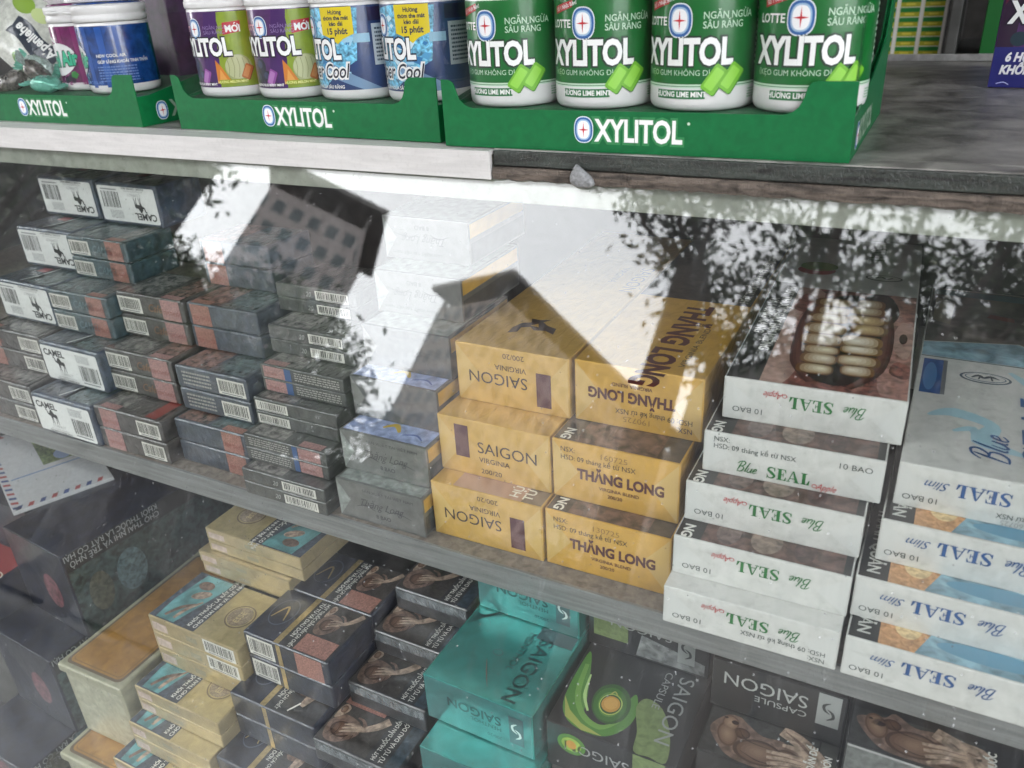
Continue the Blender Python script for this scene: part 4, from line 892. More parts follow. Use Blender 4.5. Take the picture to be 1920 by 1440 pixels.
# dark warning packs in steps
def dark_pack(x, y, z, w, d, h, label, rz=0.):
    r = thing('cigarette_pack', label, 'cigarette pack', (x, y, z), rz, 'dark stepped packs')
    b = MB(); b.box(w, d, h, m_nv2, 2, seg=3); F, T, R_, L_ = faces(w, d, h)
    hands_photo(b, T, 2, 2, w*.62, d*.62, 2)
    b.text(T.turn(w*.7, 3, 1), 'HÚT THUỐC DẪN ĐẾN CÁI CHẾT', 0, -1, 3.2, wt, 3, .01, .76); b.text(T.turn(w*.79, 3, 1), 'TỪ TỪ VÀ ĐAU ĐỚN', 0, -1, 3.4, wt, 3, .01, .85)
    b.rect(T, w*.84, 2, w-2, d-2, mat('print_slate', (.03, .045, .06), .35, coat=.6, bump=.7, bscale=40, var=.5), 1)
    b.rect(F, 2, h*.55, w-2, h-1.6, mat('foil_edge', (.24, .26, .28), .25, metal=.6, coat=.8, bump=1., bscale=60, var=.35, vscale=25, stretch=(1, 1, .3)), 1)
    b.build('body', r); q = MB(); q.rect(T, 3, d*.62, w*.52, d-2, m_stamp, 4); q.build('tax_stamp', r); return r
dp = 'dark warning pack with rose stamp, '
dark_pack(-242, -96.5, -157.2, 76, 60, 22, dp+'lowest of the four steps, foil edge gleaming')
dark_pack(-236, -57, -135, 71, 60, 21.8, dp+'second step up, left of the turquoise carton')
dark_pack(-234, -22, -113, 70, 60, 21.8, dp+'third step up, beside the rear of the turquoise carton')
dark_pack(-231, 6.5, -91, 68, 60, 21.8, dp+'highest step, in shade close under the shelf')
riser(-238, -86, -157.4, 70, 150); riser(-234, 4, -135.2, 66, 60); riser(-232, 38, -113.2, 64, 60) if False else None
# turquoise menthol cartons
m_men = mat('card_turquoise_foil', (.07, .36, .33), .22, metal=.6, coat=.6, bump=.12, bscale=30, var=.12, vscale=12, dirt=.12)
m_men2 = mat('card_turquoise_deep', (.06, .2, .2), .28, metal=.45, coat=.6, bump=.12, bscale=30, var=.2, vscale=12)
def s_mark(b, F, cx, cy, h, m, l):
    b.stroke(F, [(cx+h*.05, cy+h*.5), (cx-h*.2, cy+h*.3), (cx-h*.16, cy+h*.04), (cx+h*.06, cy-h*.12)], [.3, h*.13, h*.12, .3], m, l); b.stroke(F, [(cx-h*.05, cy-h*.5), (cx+h*.2, cy-h*.3), (cx+h*.16, cy-h*.04), (cx-h*.06, cy+h*.12)], [.3, h*.13, h*.12, .3], m, l)
def menthol(x, y, z, w, rz, label, top=True):
    d, h = 280, 41; b = MB(); b.box(w, d, h, m_men, .8); F, T, R_, L_ = faces(w, d, h); G = F.turn(w, h, 2)
    dk = ink('#123c3d', .3, .5); b.rect(F, 1, 1, w-1, h-1, m_men2, 1)
    b.text(G, 'SAIGON', 24, 13, 7.6, dk, 3, .02, 1.05); b.text(G, 'MENTHOL', 24, 22.4, 3.4, dk, 3, 0, 1.05); b.text(G, '200/20', 24, 31, 2.6, dk, 3, 0, 1.1)
    b.rect(G, 7, 7, 18, 32, mat('badge_slate', (.05, .09, .1), .3, coat=.5), 3); s_mark(b, G, 12.5, 19.5, 14, ink('#c9d6d4', .3, .4), 5)
    if top:
        for i in range(26): b.stroke(T, [(2, 70-i*.6), (16+i*.8, 66+i*1.5), (20+i*1.5, 60+i*5)], [.12, .35, .12], dk, 1, 3)
        b.text(T.turn(60, 66, 3), 'SAIGON', 0, 0, 10.5, dk, 2, .01, 1.1); b.text(T.turn(50, 68, 3), 'MENTHOL', 0, 0, 5, dk, 2, 0, 1.15); b.rect(T, 56, 64, 84, 76, mat('badge_slate', 0), 2)
        b.ell(T, 38, 40, 4, 3, dk, 1); b.ell(T, 38, 40, 3.4, 2.4, m_men, 2); b.stroke(T, [(34, 31), (40, 20), (47, 9)], [.3, .9, .2], ink('#5f5048', .6), 3)
    return tag(b.build('cigarette_carton', None, (x, y, z), rz), label, 'carton', 'turquoise foil cartons')
menthol(-152.5, -84, -152.6, 83.5, 0, 'turquoise foil carton, lowest of its stack at the bottom edge', False)
menthol(-160.5, -60, -111, 86, -.02, 'turquoise foil carton with Saigon Menthol on its lid, in the middle of the stack')
menthol(-158, 16, -69.6, 84, -.02, 'turquoise foil carton on top, half hidden under the shelf edge', False)
b = MB(); F = Fr((0, 0, 0), (1, 0, 0), (0, 0, 1))
riser(-152, -80, -152.8, 82, 270)
# black capsule carton with the green swirl
def capsule(x, y, z, w, label, top):
    d, h = 280, 41; b = MB(); b.box(w, d, h, m_black, .8); F, T, R_, L_ = faces(w, d, h); gy = ink('#8b8d8c', .35, .4)
    if top:
        g1, g2, g3, ye = ink('#4a7a2e', .35, .4), ink('#6a9442', .35, .4), ink('#294f1c', .35, .4), ink('#9aa04c', .35, .4)
        b.shape(T, [(3, 24), (10, 8), (24, 2), (40, 4), (50, 16), (52, 30), (47, 44), (44, 38), (46, 24), (36, 12), (22, 12), (17, 30), (5, 66), (2, 60)], g1, 1)
        b.poly(T, [(3, 24), (10, 8), (24, 2), (38, 3), (22, 7), (11, 14)], ye, 2); b.stroke(T, [(6, 56), (10, 30), (20, 14), (34, 9), (44, 18)], [3, 4, 4, 4, 1], g2, 2); b.stroke(T, [(12, 48), (15, 30), (22, 18)], [1, 2.4, 1.4], ink('#a9c77c', .35, .4), 3)
        b.ell(T, 34, 30, 13, 17, g3, 3, rot=.2); b.grad(T, 33.5, 29, 11, 14.5, '#356420', '#6a9640', 4, 4, .2); b.ell(T, 34, 29, 7.6, 9, ink('#a8b955', .35, .4), 5); b.ell(T, 34, 29, 6.9, 8.3, g3, 6); b.ell(T, 34, 29, 6.2, 6.8, ink('#b98a3c', .35, .4), 7)
        b.ell(T, 34, 29.4, 4.6, 5, ink('#c79a4c', .35, .4), 8); b.stroke(T, [(31, 36), (33, 40), (36, 37)], .9, ye, 8)
        b.shape(T, [(50, 34), (57, 16), (60, 1), (70, .8), (81, 1), (77, 22), (66, 40), (54, 44)], mat('print_olive', (.15, .2, .08), .35, coat=.4, var=.2), 2)
        b.text(T.turn(69, 72, 3), 'SAIGON', 0, 0, 10, gy, 4, 0, 1.1); b.text(T.turn(59, 72, 3), 'CAPSULE', 0, 0, 5, gy, 4, 0, 1.15)
        b.ell(F, 18, 27, 10, 9, g1, 2); b.ell(F, 18, 27, 7, 6, ink('#8fae4a', .35, .4), 3); b.ell(F, 18, 27, 3.6, 3.8, ink('#b98a3c', .35, .4), 4); b.rect(F, 60, 1, 81, h-1, mat('print_olive', 0), 2)
        G = F.turn(w, h, 2); b.text(G, 'SAIGON', 30, 12, 8, gy, 3, 0, 1.05); b.text(G, '200/20', 34, 30, 2.6, gy, 3)
    else:
        fo = mat('film_fold_silver', (.3, .31, .31), .25, metal=.4, coat=.7, bump=.8, bscale=35, var=.4, vscale=25)
        b.poly(F, [(36, 2), (w-3, 2), (w-3, 12), (40, 22)], fo, 1); b.rect(F, 66, 8, 78, 34, ink('#8f9190', .35, .4), 2); s_mark(b, F, 72, 20, 14, ink('#3d3f40'), 4); G = F.turn(w, h, 2); b.text(G, 'SAIGON', 26, 10, 8, gy, 3, 0, 1.05); b.rect(F, 4, 10, 30, h-2, mat('print_olive', 0), 1)
    return tag(b.build('cigarette_carton', None, (x, y, z)), label, 'carton', 'black capsule cartons')
capsule(-68.5, -54, -118.2, 88, 'black carton with green swirl and capsule emblem on its lid', True)
capsule(-70, 22.5, -77, 88, 'black carton with a silver film fold, behind the green swirl one', False)
riser(-68, -50, -118.4, 86, 250)
# body warning cartons at the lower right
def body_photo(b, T, w, y1, l=1):
    b.rect(T, 1, 1, w-1, y1, mat('print_charcoal', (.03, .03, .03), .4, coat=.5, bump=.4, bscale=50, var=.3), l)
    b.shape(T, [(3, 20), (10, y1-4), (18, y1-2), (23, 31), (34, 25), (46, 26), (58, 18), (61, 3), (40, 1.5), (20, 2), (10, 9)], m_skin2, l+1)
    for cx, cy, rx, ry, c0, c1, ro in ((34, 12, 15, 9, '#46322a', '#7e6452', .1), (50, 12, 9, 9, '#46332a', '#725a4a', 0), (14, 18, 6, 9, '#543c30', '#8c725e', .3), (14, y1-9, 5, 6, '#5e4538', '#9a7e6a', .2), (22, 22, 5, 4, '#3c2820', '#5c4234', 0)): b.grad(T, cx, cy, rx, ry, c0, c1, l+2, 6, ro)
    b.ell(T, 16.5, y1-8, 2.2, 1.6, ink('#2b1610', .4, .4), l+5); b.ell(T, 10.5, y1-6, 1.2, .8, ink('#2b1610', .4, .4), l+5)
    for pts in ([(20, 24), (26, 18), (40, 17)], [(24, 9), (34, 6), (46, 7)], [(28, 20), (38, 20.5), (48, 16)]): b.stroke(T, pts, [.2, .8, .2], ink('#33211a', .4, .4), l+5)
    b.stroke(T, [(68, 2), (62, 12), (58, 15)], [10, 9, 8], m_skin, l+6)
    for k in range(4): b.stroke(T, [(60, 17-2.6*k), (50, 16.5-3.2*k), (38+k, 15-4.2*k)], [4.2, 3.4, 1.9], m_skin, l+6.6+.4*k); b.stroke(T, [(60, 15.6-2.6*k), (50, 14.9-3.2*k), (40+k, 13.6-4.2*k)], [.3, .7, .2], m_skin2, l+8.6+.2*k)
    b.stroke(T, [(60, 18), (54, 23), (46, 23)], [4.4, 3.6, 2], m_skin, l+8.4)
    b.stroke(T, [(44, y1-2), (56, y1-7), (68, 18), (66, 8)], [8, 10, 11, 8], m_skin, l+5.4); b.stroke(T, [(46, y1-2), (57, y1-8.5), (66, 18)], [.5, 2.4, .5], m_skin2, l+5.8)
def body_carton(x, y, z, w, h, label, kind):
    d = 270; b = MB(); b.box(w, d, h, m_black, .8); F, T, R_, L_ = faces(w, d, h); gy = ink('#9a9c9a', .35, .4)
    if kind == 'photo':
        body_photo(b, T, w*.86, 36); b.rect(T, w*.86, 1, w-1, 36, ink('#3a3a38', .4, .4), 1)
        b.text(T.turn(w*.86, 0, 1), 'ỐC DẪN ĐẾ', 3, 1.2, 4, wt, 13, .03, .8); b.text(T.turn(w*.97, 0, 1), 'ĐAU ĐỚN', 3, 1.2, 4, wt, 13, .03, .8)
    elif kind == 'name':
        G = F.turn(w, h, 2); b.text(G, 'SAIGON', 21, 8, 9.4, gy, 2, 0, 1.0); b.text(G, 'CAPSULE', 21, 20, 4.4, gy, 2, 0, 1.2); b.rect(G, 3, 1, 16, 26, ink('#8d8f8e', .35, .4), 2); s_mark(b, G, 9.5, 14, 14, ink('#333333'), 4)
    else:
        b.rect(F, 1, 1, w-1, h-1, mat('film_grey', (.13, .135, .13), .3, coat=.6, bump=.6, bscale=35, var=.3), 1); b.rect(F, 1, h-2.4, w-1, h-.8, mat('foil_line', (.5, .5, .5), .25, metal=.5, coat=.5), 2)
        body_photo(b, T, w*.8, 28); b.text(T.turn(w*.86, 0, 1), 'T THUỐC', 3, 1.2, 4, wt, 13, .03, .8); b.text(T.turn(w*.97, 0, 1), 'TỪ VÀ', 3, 1.2, 4, wt, 13, .03, .8)
    return tag(b.build('cigarette_carton', None, (x, y, z)), label, 'carton', 'black photo cartons')
body_carton(29, -46, -104, 77.5, 41, 'black carton lid with printed torso and hand photo, left of the foil edged one', 'photo')
body_carton(27, -9.2, -62.6, 79, 39, 'black carton end with upside down Saigon Capsule and S badge under the shelf', 'name')
body_carton(108.5, -27.5, -77.4, 88, 41, 'black carton with foil edge and printed hands at the far lower right', 'grey')
riser(30, -42, -104.2, 75, 250); riser(110, -24, -77.6, 84, 250)
# navy cartons, gold topped cartons at the lower left
m_nc = mat('carton_navy', (.007, .009, .02), .35, coat=.4, bump=.6, bscale=30, var=.5, vscale=14)
m_nf = mat('film_fold_navy', (.016, .017, .026), .3, coat=.5, bump=.7, bscale=28, var=.5, vscale=18)
m_nimg = mat('print_teal_dim', (.025, .042, .04), .4, coat=.5, bump=.5, bscale=40, var=.8, vscale=26)
def navy_carton(x, y, z, w, d, h, rz, label):
    b = MB(); b.box(w, d, h, m_nc, .8, o=(-w, 0, 0)); F = Fr((-w, 0, 0), (1, 0, 0), (0, 0, 1)); R_ = Fr((0, 0, 0), (0, 1, 0), (0, 0, 1)); T = Fr((-w, 0, h), (1, 0, 0), (0, 1, 0))
    b.poly(F, [(1, h-1), (w*.5, h*.42), (w-1, h-1)], m_nf, 1); b.poly(F, [(w-1, 1), (w*.5, h*.42), (w*.6, 1)], m_nc, 1); b.ell(F, w*.62, h*.45, 14, 20, mat('print_plum', (.13, .05, .06), .35, coat=.5, var=.6, vscale=30), 2)
    b.rect(R_, 2, h*.8, d-2, h-1, ink('#15181a', .4, .5), 1); b.rect(R_, 2, 2, d-2, h*.8, m_nimg, 1); b.ell(R_, 26, h*.42, 12, 22, mat('print_olive_dim', (.06, .06, .04), .4, coat=.5, var=.5), 2); b.ell(R_, 60, h*.45, 16, 24, mat('print_dim_blue', (.07, .11, .12), .4, coat=.5, var=.6), 2)
    G = R_; b.text(G.turn(d-2, h-1, 2), 'KHÓI THUỐC LÁ RẤT CÓ HẠI', d-104, 0.6, 6, ink('#87898a', .4, .4), 2, .01, .84); b.text(G.turn(d-2, h-9, 2), 'CHO THAI NHI VÀ TRẺ NHỎ', d-104, .6, 6, ink('#87898a', .4, .4), 2, .01, .84)
    return tag(b.build('navy_carton', None, (x, y, z), rz), label, 'carton', 'navy film wrapped cartons')
navy_carton(-557, -63, -193, 100, 190, 97.6, -.09, 'film wrapped navy carton with dim warning photo on its side, uppermost of three')
navy_carton(-567, -100, -288, 100, 180, 94.6, -.06, 'film wrapped navy carton with bare blue lid, between two others')
navy_carton(-572, -152, -331, 100, 200, 42.6, 0, 'film wrapped navy carton at the bottom left corner, lowest of three')
m_honey = mat('lid_honey', (.33, .17, .04), .3, metal=.25, coat=.5, bump=.25, bscale=40, var=.2, vscale=20)
m_box_cream = mat('box_cream', (.27, .26, .18), .35, coat=.5, bump=.4, bscale=40, var=.14, vscale=24)
def honey(x, y, z, w, d, h, rz, label):
    r = thing('honey_lid_box', label, 'carton', (x, y, z), rz, 'cream boxes with honey lids'); b = MB(); b.box(w-6, d-6, h-9, m_box_cream, 1, o=(3, 3, 0)); F = Fr((3, 3, 0), (1, 0, 0), (0, 0, 1))
    b.rect(F, 4, 4, w-10, h-14, mat('box_cream_panel', (.3, .29, .21), .35, coat=.5, bump=.4, bscale=40, var=.2, vscale=30), 1); b.build('body', r)
    q = MB(); q.box(w, d, 9, m_box_cream, 2, o=(0, 0, h-9), seg=3); T = Fr((0, 0, h), (1, 0, 0), (0, 1, 0))
    def rr_(i, rad, m, l):
        P = []
        for cx, cy, a in ((w-i-rad, i+rad, -90), (w-i-rad, d-i-rad, 0), (i+rad, d-i-rad, 90), (i+rad, i+rad, 180)):
            for k in range(6): t = math.radians(a+18*k); P.append((cx+rad*math.cos(t), cy+rad*math.sin(t)))
        q.poly(T, P, m, l)
    rr_(5, 6, ink('#5a4a34', .35, .4), 1); rr_(7.5, 5, m_honey, 2); rr_(9.6, 4, ink('#7a5a28', .35, .4), 3); rr_(10.3, 3.6, m_honey, 4)
    for i in range(int((w-22)/2.4)): q.rect(T, 11.4+i*2.4, 12, 11.7+i*2.4, d-12, ink('#a8742c', .35, .3), 5)
    q.build('lid', r); return r
honey(-525, -113, -249, 79, 172, 84, .03, 'cream box with honey coloured ribbed lid, upper of the two')
honey(-525, -139, -327, 79, 170, 76.5, .03, 'cream box with honey coloured ribbed lid, lower one at the bottom edge')
b = MB(); b.box(92, 150, 80, m_nc, 1); T = Fr((0, 0, 80), (1, 0, 0), (0, 1, 0)); b.rect(T, 1, 1, 91, 60, ink('#7d1f24', .4, .4), 1); b.ell(T, 76, 12, 13, 12, ink('#2f6a34', .4, .4), 2); b.ell(T, 84, 24, 9, 6, ink('#c9c4b4', .4, .4), 3); b.ell(T, 84, 24, 7.6, 4.7, ink('#7d1f24', .4, .4), 4)
tag(b.build('red_lidded_carton', None, (-760, -92, -232)), 'carton with red and green lid at the left edge between navy ones', 'carton'); riser(-758, -88, -232.2, 88, 140)
b = MB(); b.box(110, 170, 60, m_nc, 1); tag(b.build('navy_carton', None, (-770, -28, -156), 0), 'plain dark navy carton beneath the airmail envelope at the left', 'carton', 'navy film wrapped cartons'); riser(-768, 50, -156.2, 104, 90)
b = MB(); b.box(190, 96, 4, mat('envelope_paper', (.4, .4, .41), .6, var=.06, dirt=.15), .6); T = Fr((0, 0, 4), (1, 0, 0), (0, 1, 0)); rd, bl = ink('#8f3a3a'), ink('#34436e')
for i in range(17):
    for (x0, y0, ux, uy) in ((4+i*11, 1.5, 1, 0), ):
        b.poly(T, [(x0, 1.5), (x0+5, 1.5), (x0+8, 8), (x0+3, 8)], rd if i % 2 else bl, 1)
    if i < 8: b.poly(T, [(188.5, 3+i*11), (188.5, 8+i*11), (181, 11+i*11), (181, 6+i*11)], rd if i % 2 else bl, 1); b.poly(T, [(1.5, 3+i*11), (1.5, 8+i*11), (9, 11+i*11), (9, 6+i*11)], rd if i % 2 else bl, 1)
b.rect(T, 26, 44, 110, 88, mat('print_foliage', (.1, .13, .05), .5, var=.8, vscale=60), 1); b.rect(T, 120, 10, 122, 92, ink('#4a6a9a'), 1); b.ell(T, 96, 66, 13, 9, ink('#7f8fae'), 2)
tag(b.build('airmail_envelope', None, (-836, 40, -95.5), -.42), 'white airmail envelope with red and blue striped edge lying on dark cartons', 'envelope')

# ------------------------------------------------------------------ trays and bottles on the counter
CT = 258.0
m_tray = mat('tray_green', (.003, .125, .036), .42, coat=.12, bump=.25, bscale=60, var=.1, vscale=30, crough=.2, spec=.3)
m_trayin = mat('tray_inside', (.01, .1, .035), .6, var=.15, vscale=30)
m_clear = see_through('clear_plastic', .012, (.99, .99, .99), 0, .02)
def tray(x, y, w, d, rz, label, letters):
    r = thing('display_tray', label, 'display tray', (x, y, CT+.2), rz, 'green display trays')
    H, L = 43, 25; fl = 8; fr = w-27
    def arc(cx, cy, rad, a0, a1): return [(cx+rad*math.cos(math.radians(a0+(a1-a0)*i/8)), cy+rad*math.sin(math.radians(a0+(a1-a0)*i/8))) for i in range(9)]
    P = [(0, 0), (w, 0), (w, H)]
    P += [(fr+8, H)]+arc(fr, H-8, 8, 60, 0)[:0]+[(fr+4, H-1.2), (fr+1, H-5), (fr, H-9)]+arc(fr-12, L+10, 10, 0, -90)[1:] if False else [(fr+6, H), (fr+3, H-.8), (fr+1, H-3), (fr-.5, L+9), (fr-2.5, L+4.6), (fr-6, L+1.5), (fr-11, L)]
    P += [(fl+15, L), (fl+9.5, L+1.8), (fl+5, H-12.5), (fl+3, H-7), (fl+1.2, H-2.2), (fl-2, H-.3), (0, H)]
    b = MB(); b.extrude(P, 'y', 0, .9, m_tray)
    for xx in (0, w-.9): b.extrude([(.95, 0), (d, 0), (d, 84), (d-16, 80), (d-34, 52), (d*.5, 38), (14, L), (.95, L)] if xx else [(.95, 0), (d, 0), (d, 84), (d-16, 80), (d-34, 52), (d*.5, 38), (14, L), (.95, L)], 'x', xx, xx+.9, m_tray)
    b.extrude([(.95, 0), (w-.95, 0), (w-.95, 90), (.95, 90)], 'y', d-.9, d, m_tray); b.box(w-2, d-2, .8, m_trayin, 0, o=(1, 1, .1)); b.box(w-2.2, d-2.2, .8, m_trayin, 0, o=(1.1, 1.1, 23.4)); b.build('tray', r, recalc=True)
    F = Fr((0, 0, 0), (1, 0, 0), (0, 0, 1)); q = MB()
    if letters == 'edge': cx = w*.5-8
    else: cx = w*.5+2
    v, _ = glyphs('XYLITOL', .04, 0); 
    q.text(F, 'XYLITOL', cx-22, 7.2, 12.6, ink('#2f7d4a'), 1, .115, .96*58/(v[:, 0].max()*12.6/cap_h())); q.text(F, 'XYLITOL', cx-22, 7.2, 12.6, ink('#e6e8e4'), 2, .03, .96*58/(v[:, 0].max()*12.6/cap_h()))
    q.ell(F, cx+37, 18.8, .9, .9, ink('#b8cbb8'), 2, n=12); q.build('lettering', r)
    e = MB(); emblem(e, F, cx-30, 13.6, 5.6, 7.2); e.build('emblem', r)
    R_ = Fr((w, 0, 0), (0, 1, 0), (0, 0, 1)); s_ = MB(); s_.text(R_, 'XYLITOL', 34, 5, 13, ink('#8fa38f'), 1, .03, .9); emblem(s_, R_, 24, 11, 5.4, 7, 1); s_.build('side_lettering', r)
    c = MB(); t = .35; Hc = 118
    c.box(w-4, t, Hc-26, m_clear, 0, o=(2, 1.6, 26)); c.box(t, d-6, Hc-26, m_clear, 0, o=(w-2.2, 3, 26)); c.box(t, d-6, Hc-26, m_clear, 0, o=(1.9, 3, 26)); c.build('clear_cover', r)
    return r
tray(-203.5, 95.5, 260.5, 174, .012, 'green gum tray in front with four green bottles, lettering near its middle', 'mid')
tray(-479, 113.5, 266, 174, -.035, 'green gum tray in the middle holding purple and ice blue bottles', 'mid')
tray(-774, 115, 250, 174, -.012, 'green gum tray at the left holding sweets and cool air bottles', 'edge')

m_bw = mat('bottle_white', (.72, .72, .71), .28, coat=.3, var=.03, vscale=20)
m_lid = mat('bottle_lid', (.7, .7, .69), .35, var=.03, vscale=30)
R_B = 32.0
def bottle_body(lab, z0, z1, R=R_B, Ht=100):
    """lathe: rounded white foot, label sleeve, shoulder"""
    b = MB()
    b.lathe([(R-5, 0), (R-2.2, .6), (R-.7, 2.4), (R-.1, 5), (R, max(z0-.4, 7.2)), (R+.02, max(z0, 7.6), lab), (R+.02, z1, lab), (R-.1, z1+.5), (R-.4, z1+2), (R-1.2, z1+3)], m_bw)
    return b
def cap(z, R=R_B, top=None):
    b = MB(); b.lathe([(R-1.6, z), (R+.2, z+.4), (R+.7, z+1.2), (R+.7, z+5.5), (R-.1, z+6), (R-.1, z+7.4), (R+1.0, z+7.9), (R+1.2, z+9), (R+1.2, z+20), (R+.4, z+22), (R-3, z+23), (R-4, z+23.1)], m_lid)
    if top: b.lathe([(R-3, z+23.15), (R-5, z+23.8)], top)
    return b
lg = mat('label_green', (.005, .125, .022), .34, coat=.2, spec=.35, var=.05, vscale=20)
gum1, gum2, gum3 = ink('#6fb32e', .3, .3), ink('#8fce48', .3, .3), ink('#3f7d1c', .3, .3)
def gum(b, F, x, y, l, k=1., ang=.95, cols=(gum3, gum1, gum2)):
    c, s = math.cos(ang), math.sin(ang)
    def Q(w, h, dx=0, dy=0): return [(x+(a*w+dx)*c-(bb*h+dy)*s, y+(a*w+dx)*s+(bb*h+dy)*c) for a, bb in ((-1, -.82), (-.86, -1), (.86, -1), (1, -.82), (1, .82), (.86, 1), (-.86, 1), (-1, .82))]
    b.poly(F, Q(8.2*k, 4.9*k, 0, -.5), cols[0], l); b.poly(F, Q(8*k, 4.6*k), cols[1], l+1); b.poly(F, Q(6.3*k, 2.9*k, 0, .5), cols[2], l+2)
def green_bottle(x, y, a0, label):
    r = thing('gum_bottle', label, 'gum bottle', (x, y, CT+24.8), 0, 'gum bottles on the counter')
    b = bottle_body(lg, 13.5, 64); F = Cy(R_B, a0)
    ww = ink('#e9ebe8', .35, .3); pg = ink('#b9d8bd', .35, .3)
    b.rect(F, -70, 14.6, 70, 15.6, pg, 2); b.rect(F, -70, 13.4, 70, 14.2, ink('#bfd9c4', .35, .3), 2)
    xylitol(b, F, -2, 26.6, 13.4, 59, 3, '#10301c')
    b.text(F, '《KẸO GUM KHÔNG ĐƯỜNG》', -2, 20.4, 3.0, pg, 3, -.004, .98, 'c')
    gum(b, F, 17, 18, 6); gum(b, F, 26.5, 18.6, 10)
    b.text(F, 'LOTTE', -22.6, 47.6, 4.4, ww, 3, .02, .95, 'c'); b.text(F, 'NGĂN NGỪA', 9, 50.6, 3.6, pg, 3, .01, .92); b.text(F, 'SÂU RĂNG', 9, 45.6, 3.6, pg, 3, .01, .92)
    b.poly(F, [(-28, 55), (-12, 59), (-11.6, 63), (-28, 59.4)], ink('#b3242e', .35, .3), 3); b.text(F, 'Số 1 Nhật Bản!', -26.4, 56.4, 2.2, ww, 4, .01, .9, 'l', 0, .24)
    b.rect(F, -19.5, 7.4, 12, 12.4, ink('#1d6a38', .35, .3), 3); b.text(F, 'HƯƠNG LIME MINT', -3.8, 8.6, 2.8, ww, 4, .03, .92, 'c')
    b.lines(F, 46, 24, 66, 56, 10, pg, 3, 3); b.lines(F, 40, 6, 60, 12, 4, ink('#7fae8a'), 3, 4)
    b.build('body', r); e = MB(); emblem(e, F, -4.5, 50, 6.6, 8.2, 3); e.build('emblem', r)
    cap(66.5).build('lid', r); return r
for i, (x, y, a, lb) in enumerate(((-166.5, 134.5, .0, 'green lime mint gum bottle, leftmost of the four in the front tray'), (-102, 134.8, .09, 'green lime mint gum bottle, second from the left in the front tray'), (-37.3, 134.6, -.06, 'green lime mint gum bottle, third from the left in the front tray'), (26.0, 134.8, .05, 'green lime mint gum bottle, rightmost, its red ribbon and whole name showing'))):
    green_bottle(x, y, a, lb)
lp, lgn = mat('label_purple', (.07, .018, .11), .28, coat=.5, var=.3, vscale=20), mat('label_lime', (.23, .33, .02), .28, coat=.45, var=.1, vscale=20)
def berry_bottle(x, y, a0, label):
    r = thing('gum_bottle', label, 'gum bottle', (x, y, CT+24.8), 0, 'gum bottles on the counter')
    b = bottle_body(lp, 8, 64); F = Cy(R_B, a0); ww = ink('#e9ebe8', .35, .3)
    b.poly(F, [(10, 8.2), (52, 8.2), (52, 63.8), (17, 63.8), (13, 40)], lgn, 1); b.poly(F, [(-56, 8.2), (-30, 8.2), (-24, 63.8), (-56, 63.8)], ink('#a8213f', .3, .4), 1)
    b.poly(F, [(-6, 8.2), (10, 8.2), (14, 40), (18, 63.8), (6, 63.8)], ink('#3f1a5c', .3, .4), 1)
    for cx, cy, rr_ in ((-13, 24, 6), (-17, 15, 5.6), (-7, 16, 5), (-20, 21, 4.6)): b.ell(F, cx, cy, rr_, rr_, ink('#161b2c', .3, .4), 2); b.ell(F, cx-1, cy+1.6, rr_*.55, rr_*.5, ink('#2f3a54', .3, .4), 3)
    b.ell(F, 27, 22, 11, 10.5, ink('#98a06a', .3, .4), 2); b.ell(F, 26, 23, 9.4, 9, ink('#b3b88a', .3, .4), 3)
    for k in range(5): b.stroke(F, [(18+k*4, 15), (19.5+k*4, 23), (18.5+k*4, 30)], .5, ink('#8a9260'), 4)
    b.poly(F, [(8, 11), (20, 12), (13, 24), (9, 29)], ink('#c9792a', .3, .4), 5); b.poly(F, [(10, 12), (17, 13), (12, 22)], ink('#d99a4a', .3, .4), 6); gum(b, F, 33, 19, 7, .7, 1.1, (ink('#7a4520'), ink('#b3682f'), ink('#c9874a'))); gum(b, F, -2, 16, 7, .75, 1.1, (ink('#4a2352'), ink('#8a4a94'), ink('#a873b0')))
    b.rect(F, -18, 9, 4, 12.4, ink('#2b1238', .35, .3), 8); b.text(F, 'HƯƠNG BLUE BERRY MINT', -7, 9.8, 1.7, ww, 9, .03, .95, 'c'); b.rect(F, 10, 10.5, 31, 13.8, ink('#8c9a1c', .35, .3), 8); b.text(F, 'HƯƠNG MELON MINT', 20.5, 11.3, 1.7, ink('#dfe08a'), 9, .03, .95, 'c')
    xylitol(b, F, -2, 32.4, 12.2, 52, 9, '#1c1420'); b.text(F, 'LOTTE', -19, 50, 4, ink('#d9a6b0'), 3, .02, .95, 'c'); b.text(F, 'NGĂN NGỪA', 3, 51.5, 2.5, ink('#8d78a6'), 3); b.text(F, 'SÂU RĂNG', 3, 48, 2.5, ink('#8d78a6'), 3)
    b.poly(F, [(19, 47), (33, 49), (34, 57), (20, 56)], ink('#b3242e', .35, .3), 3); b.text(F, 'MỚI', 21.4, 49.2, 4.6, ww, 4, .04, .95)
    b.build('body', r); e = MB(); emblem(e, F, -6.5, 52, 5.8, 7, 3); e.build('emblem', r); cap(66.5).build('lid', r); return r
lice = mat('label_ice', (.14, .42, .66), .3, coat=.3, var=.7, vscale=70); lnv = mat('label_deep_blue', (.012, .04, .14), .32, coat=.2, var=.15, vscale=20)
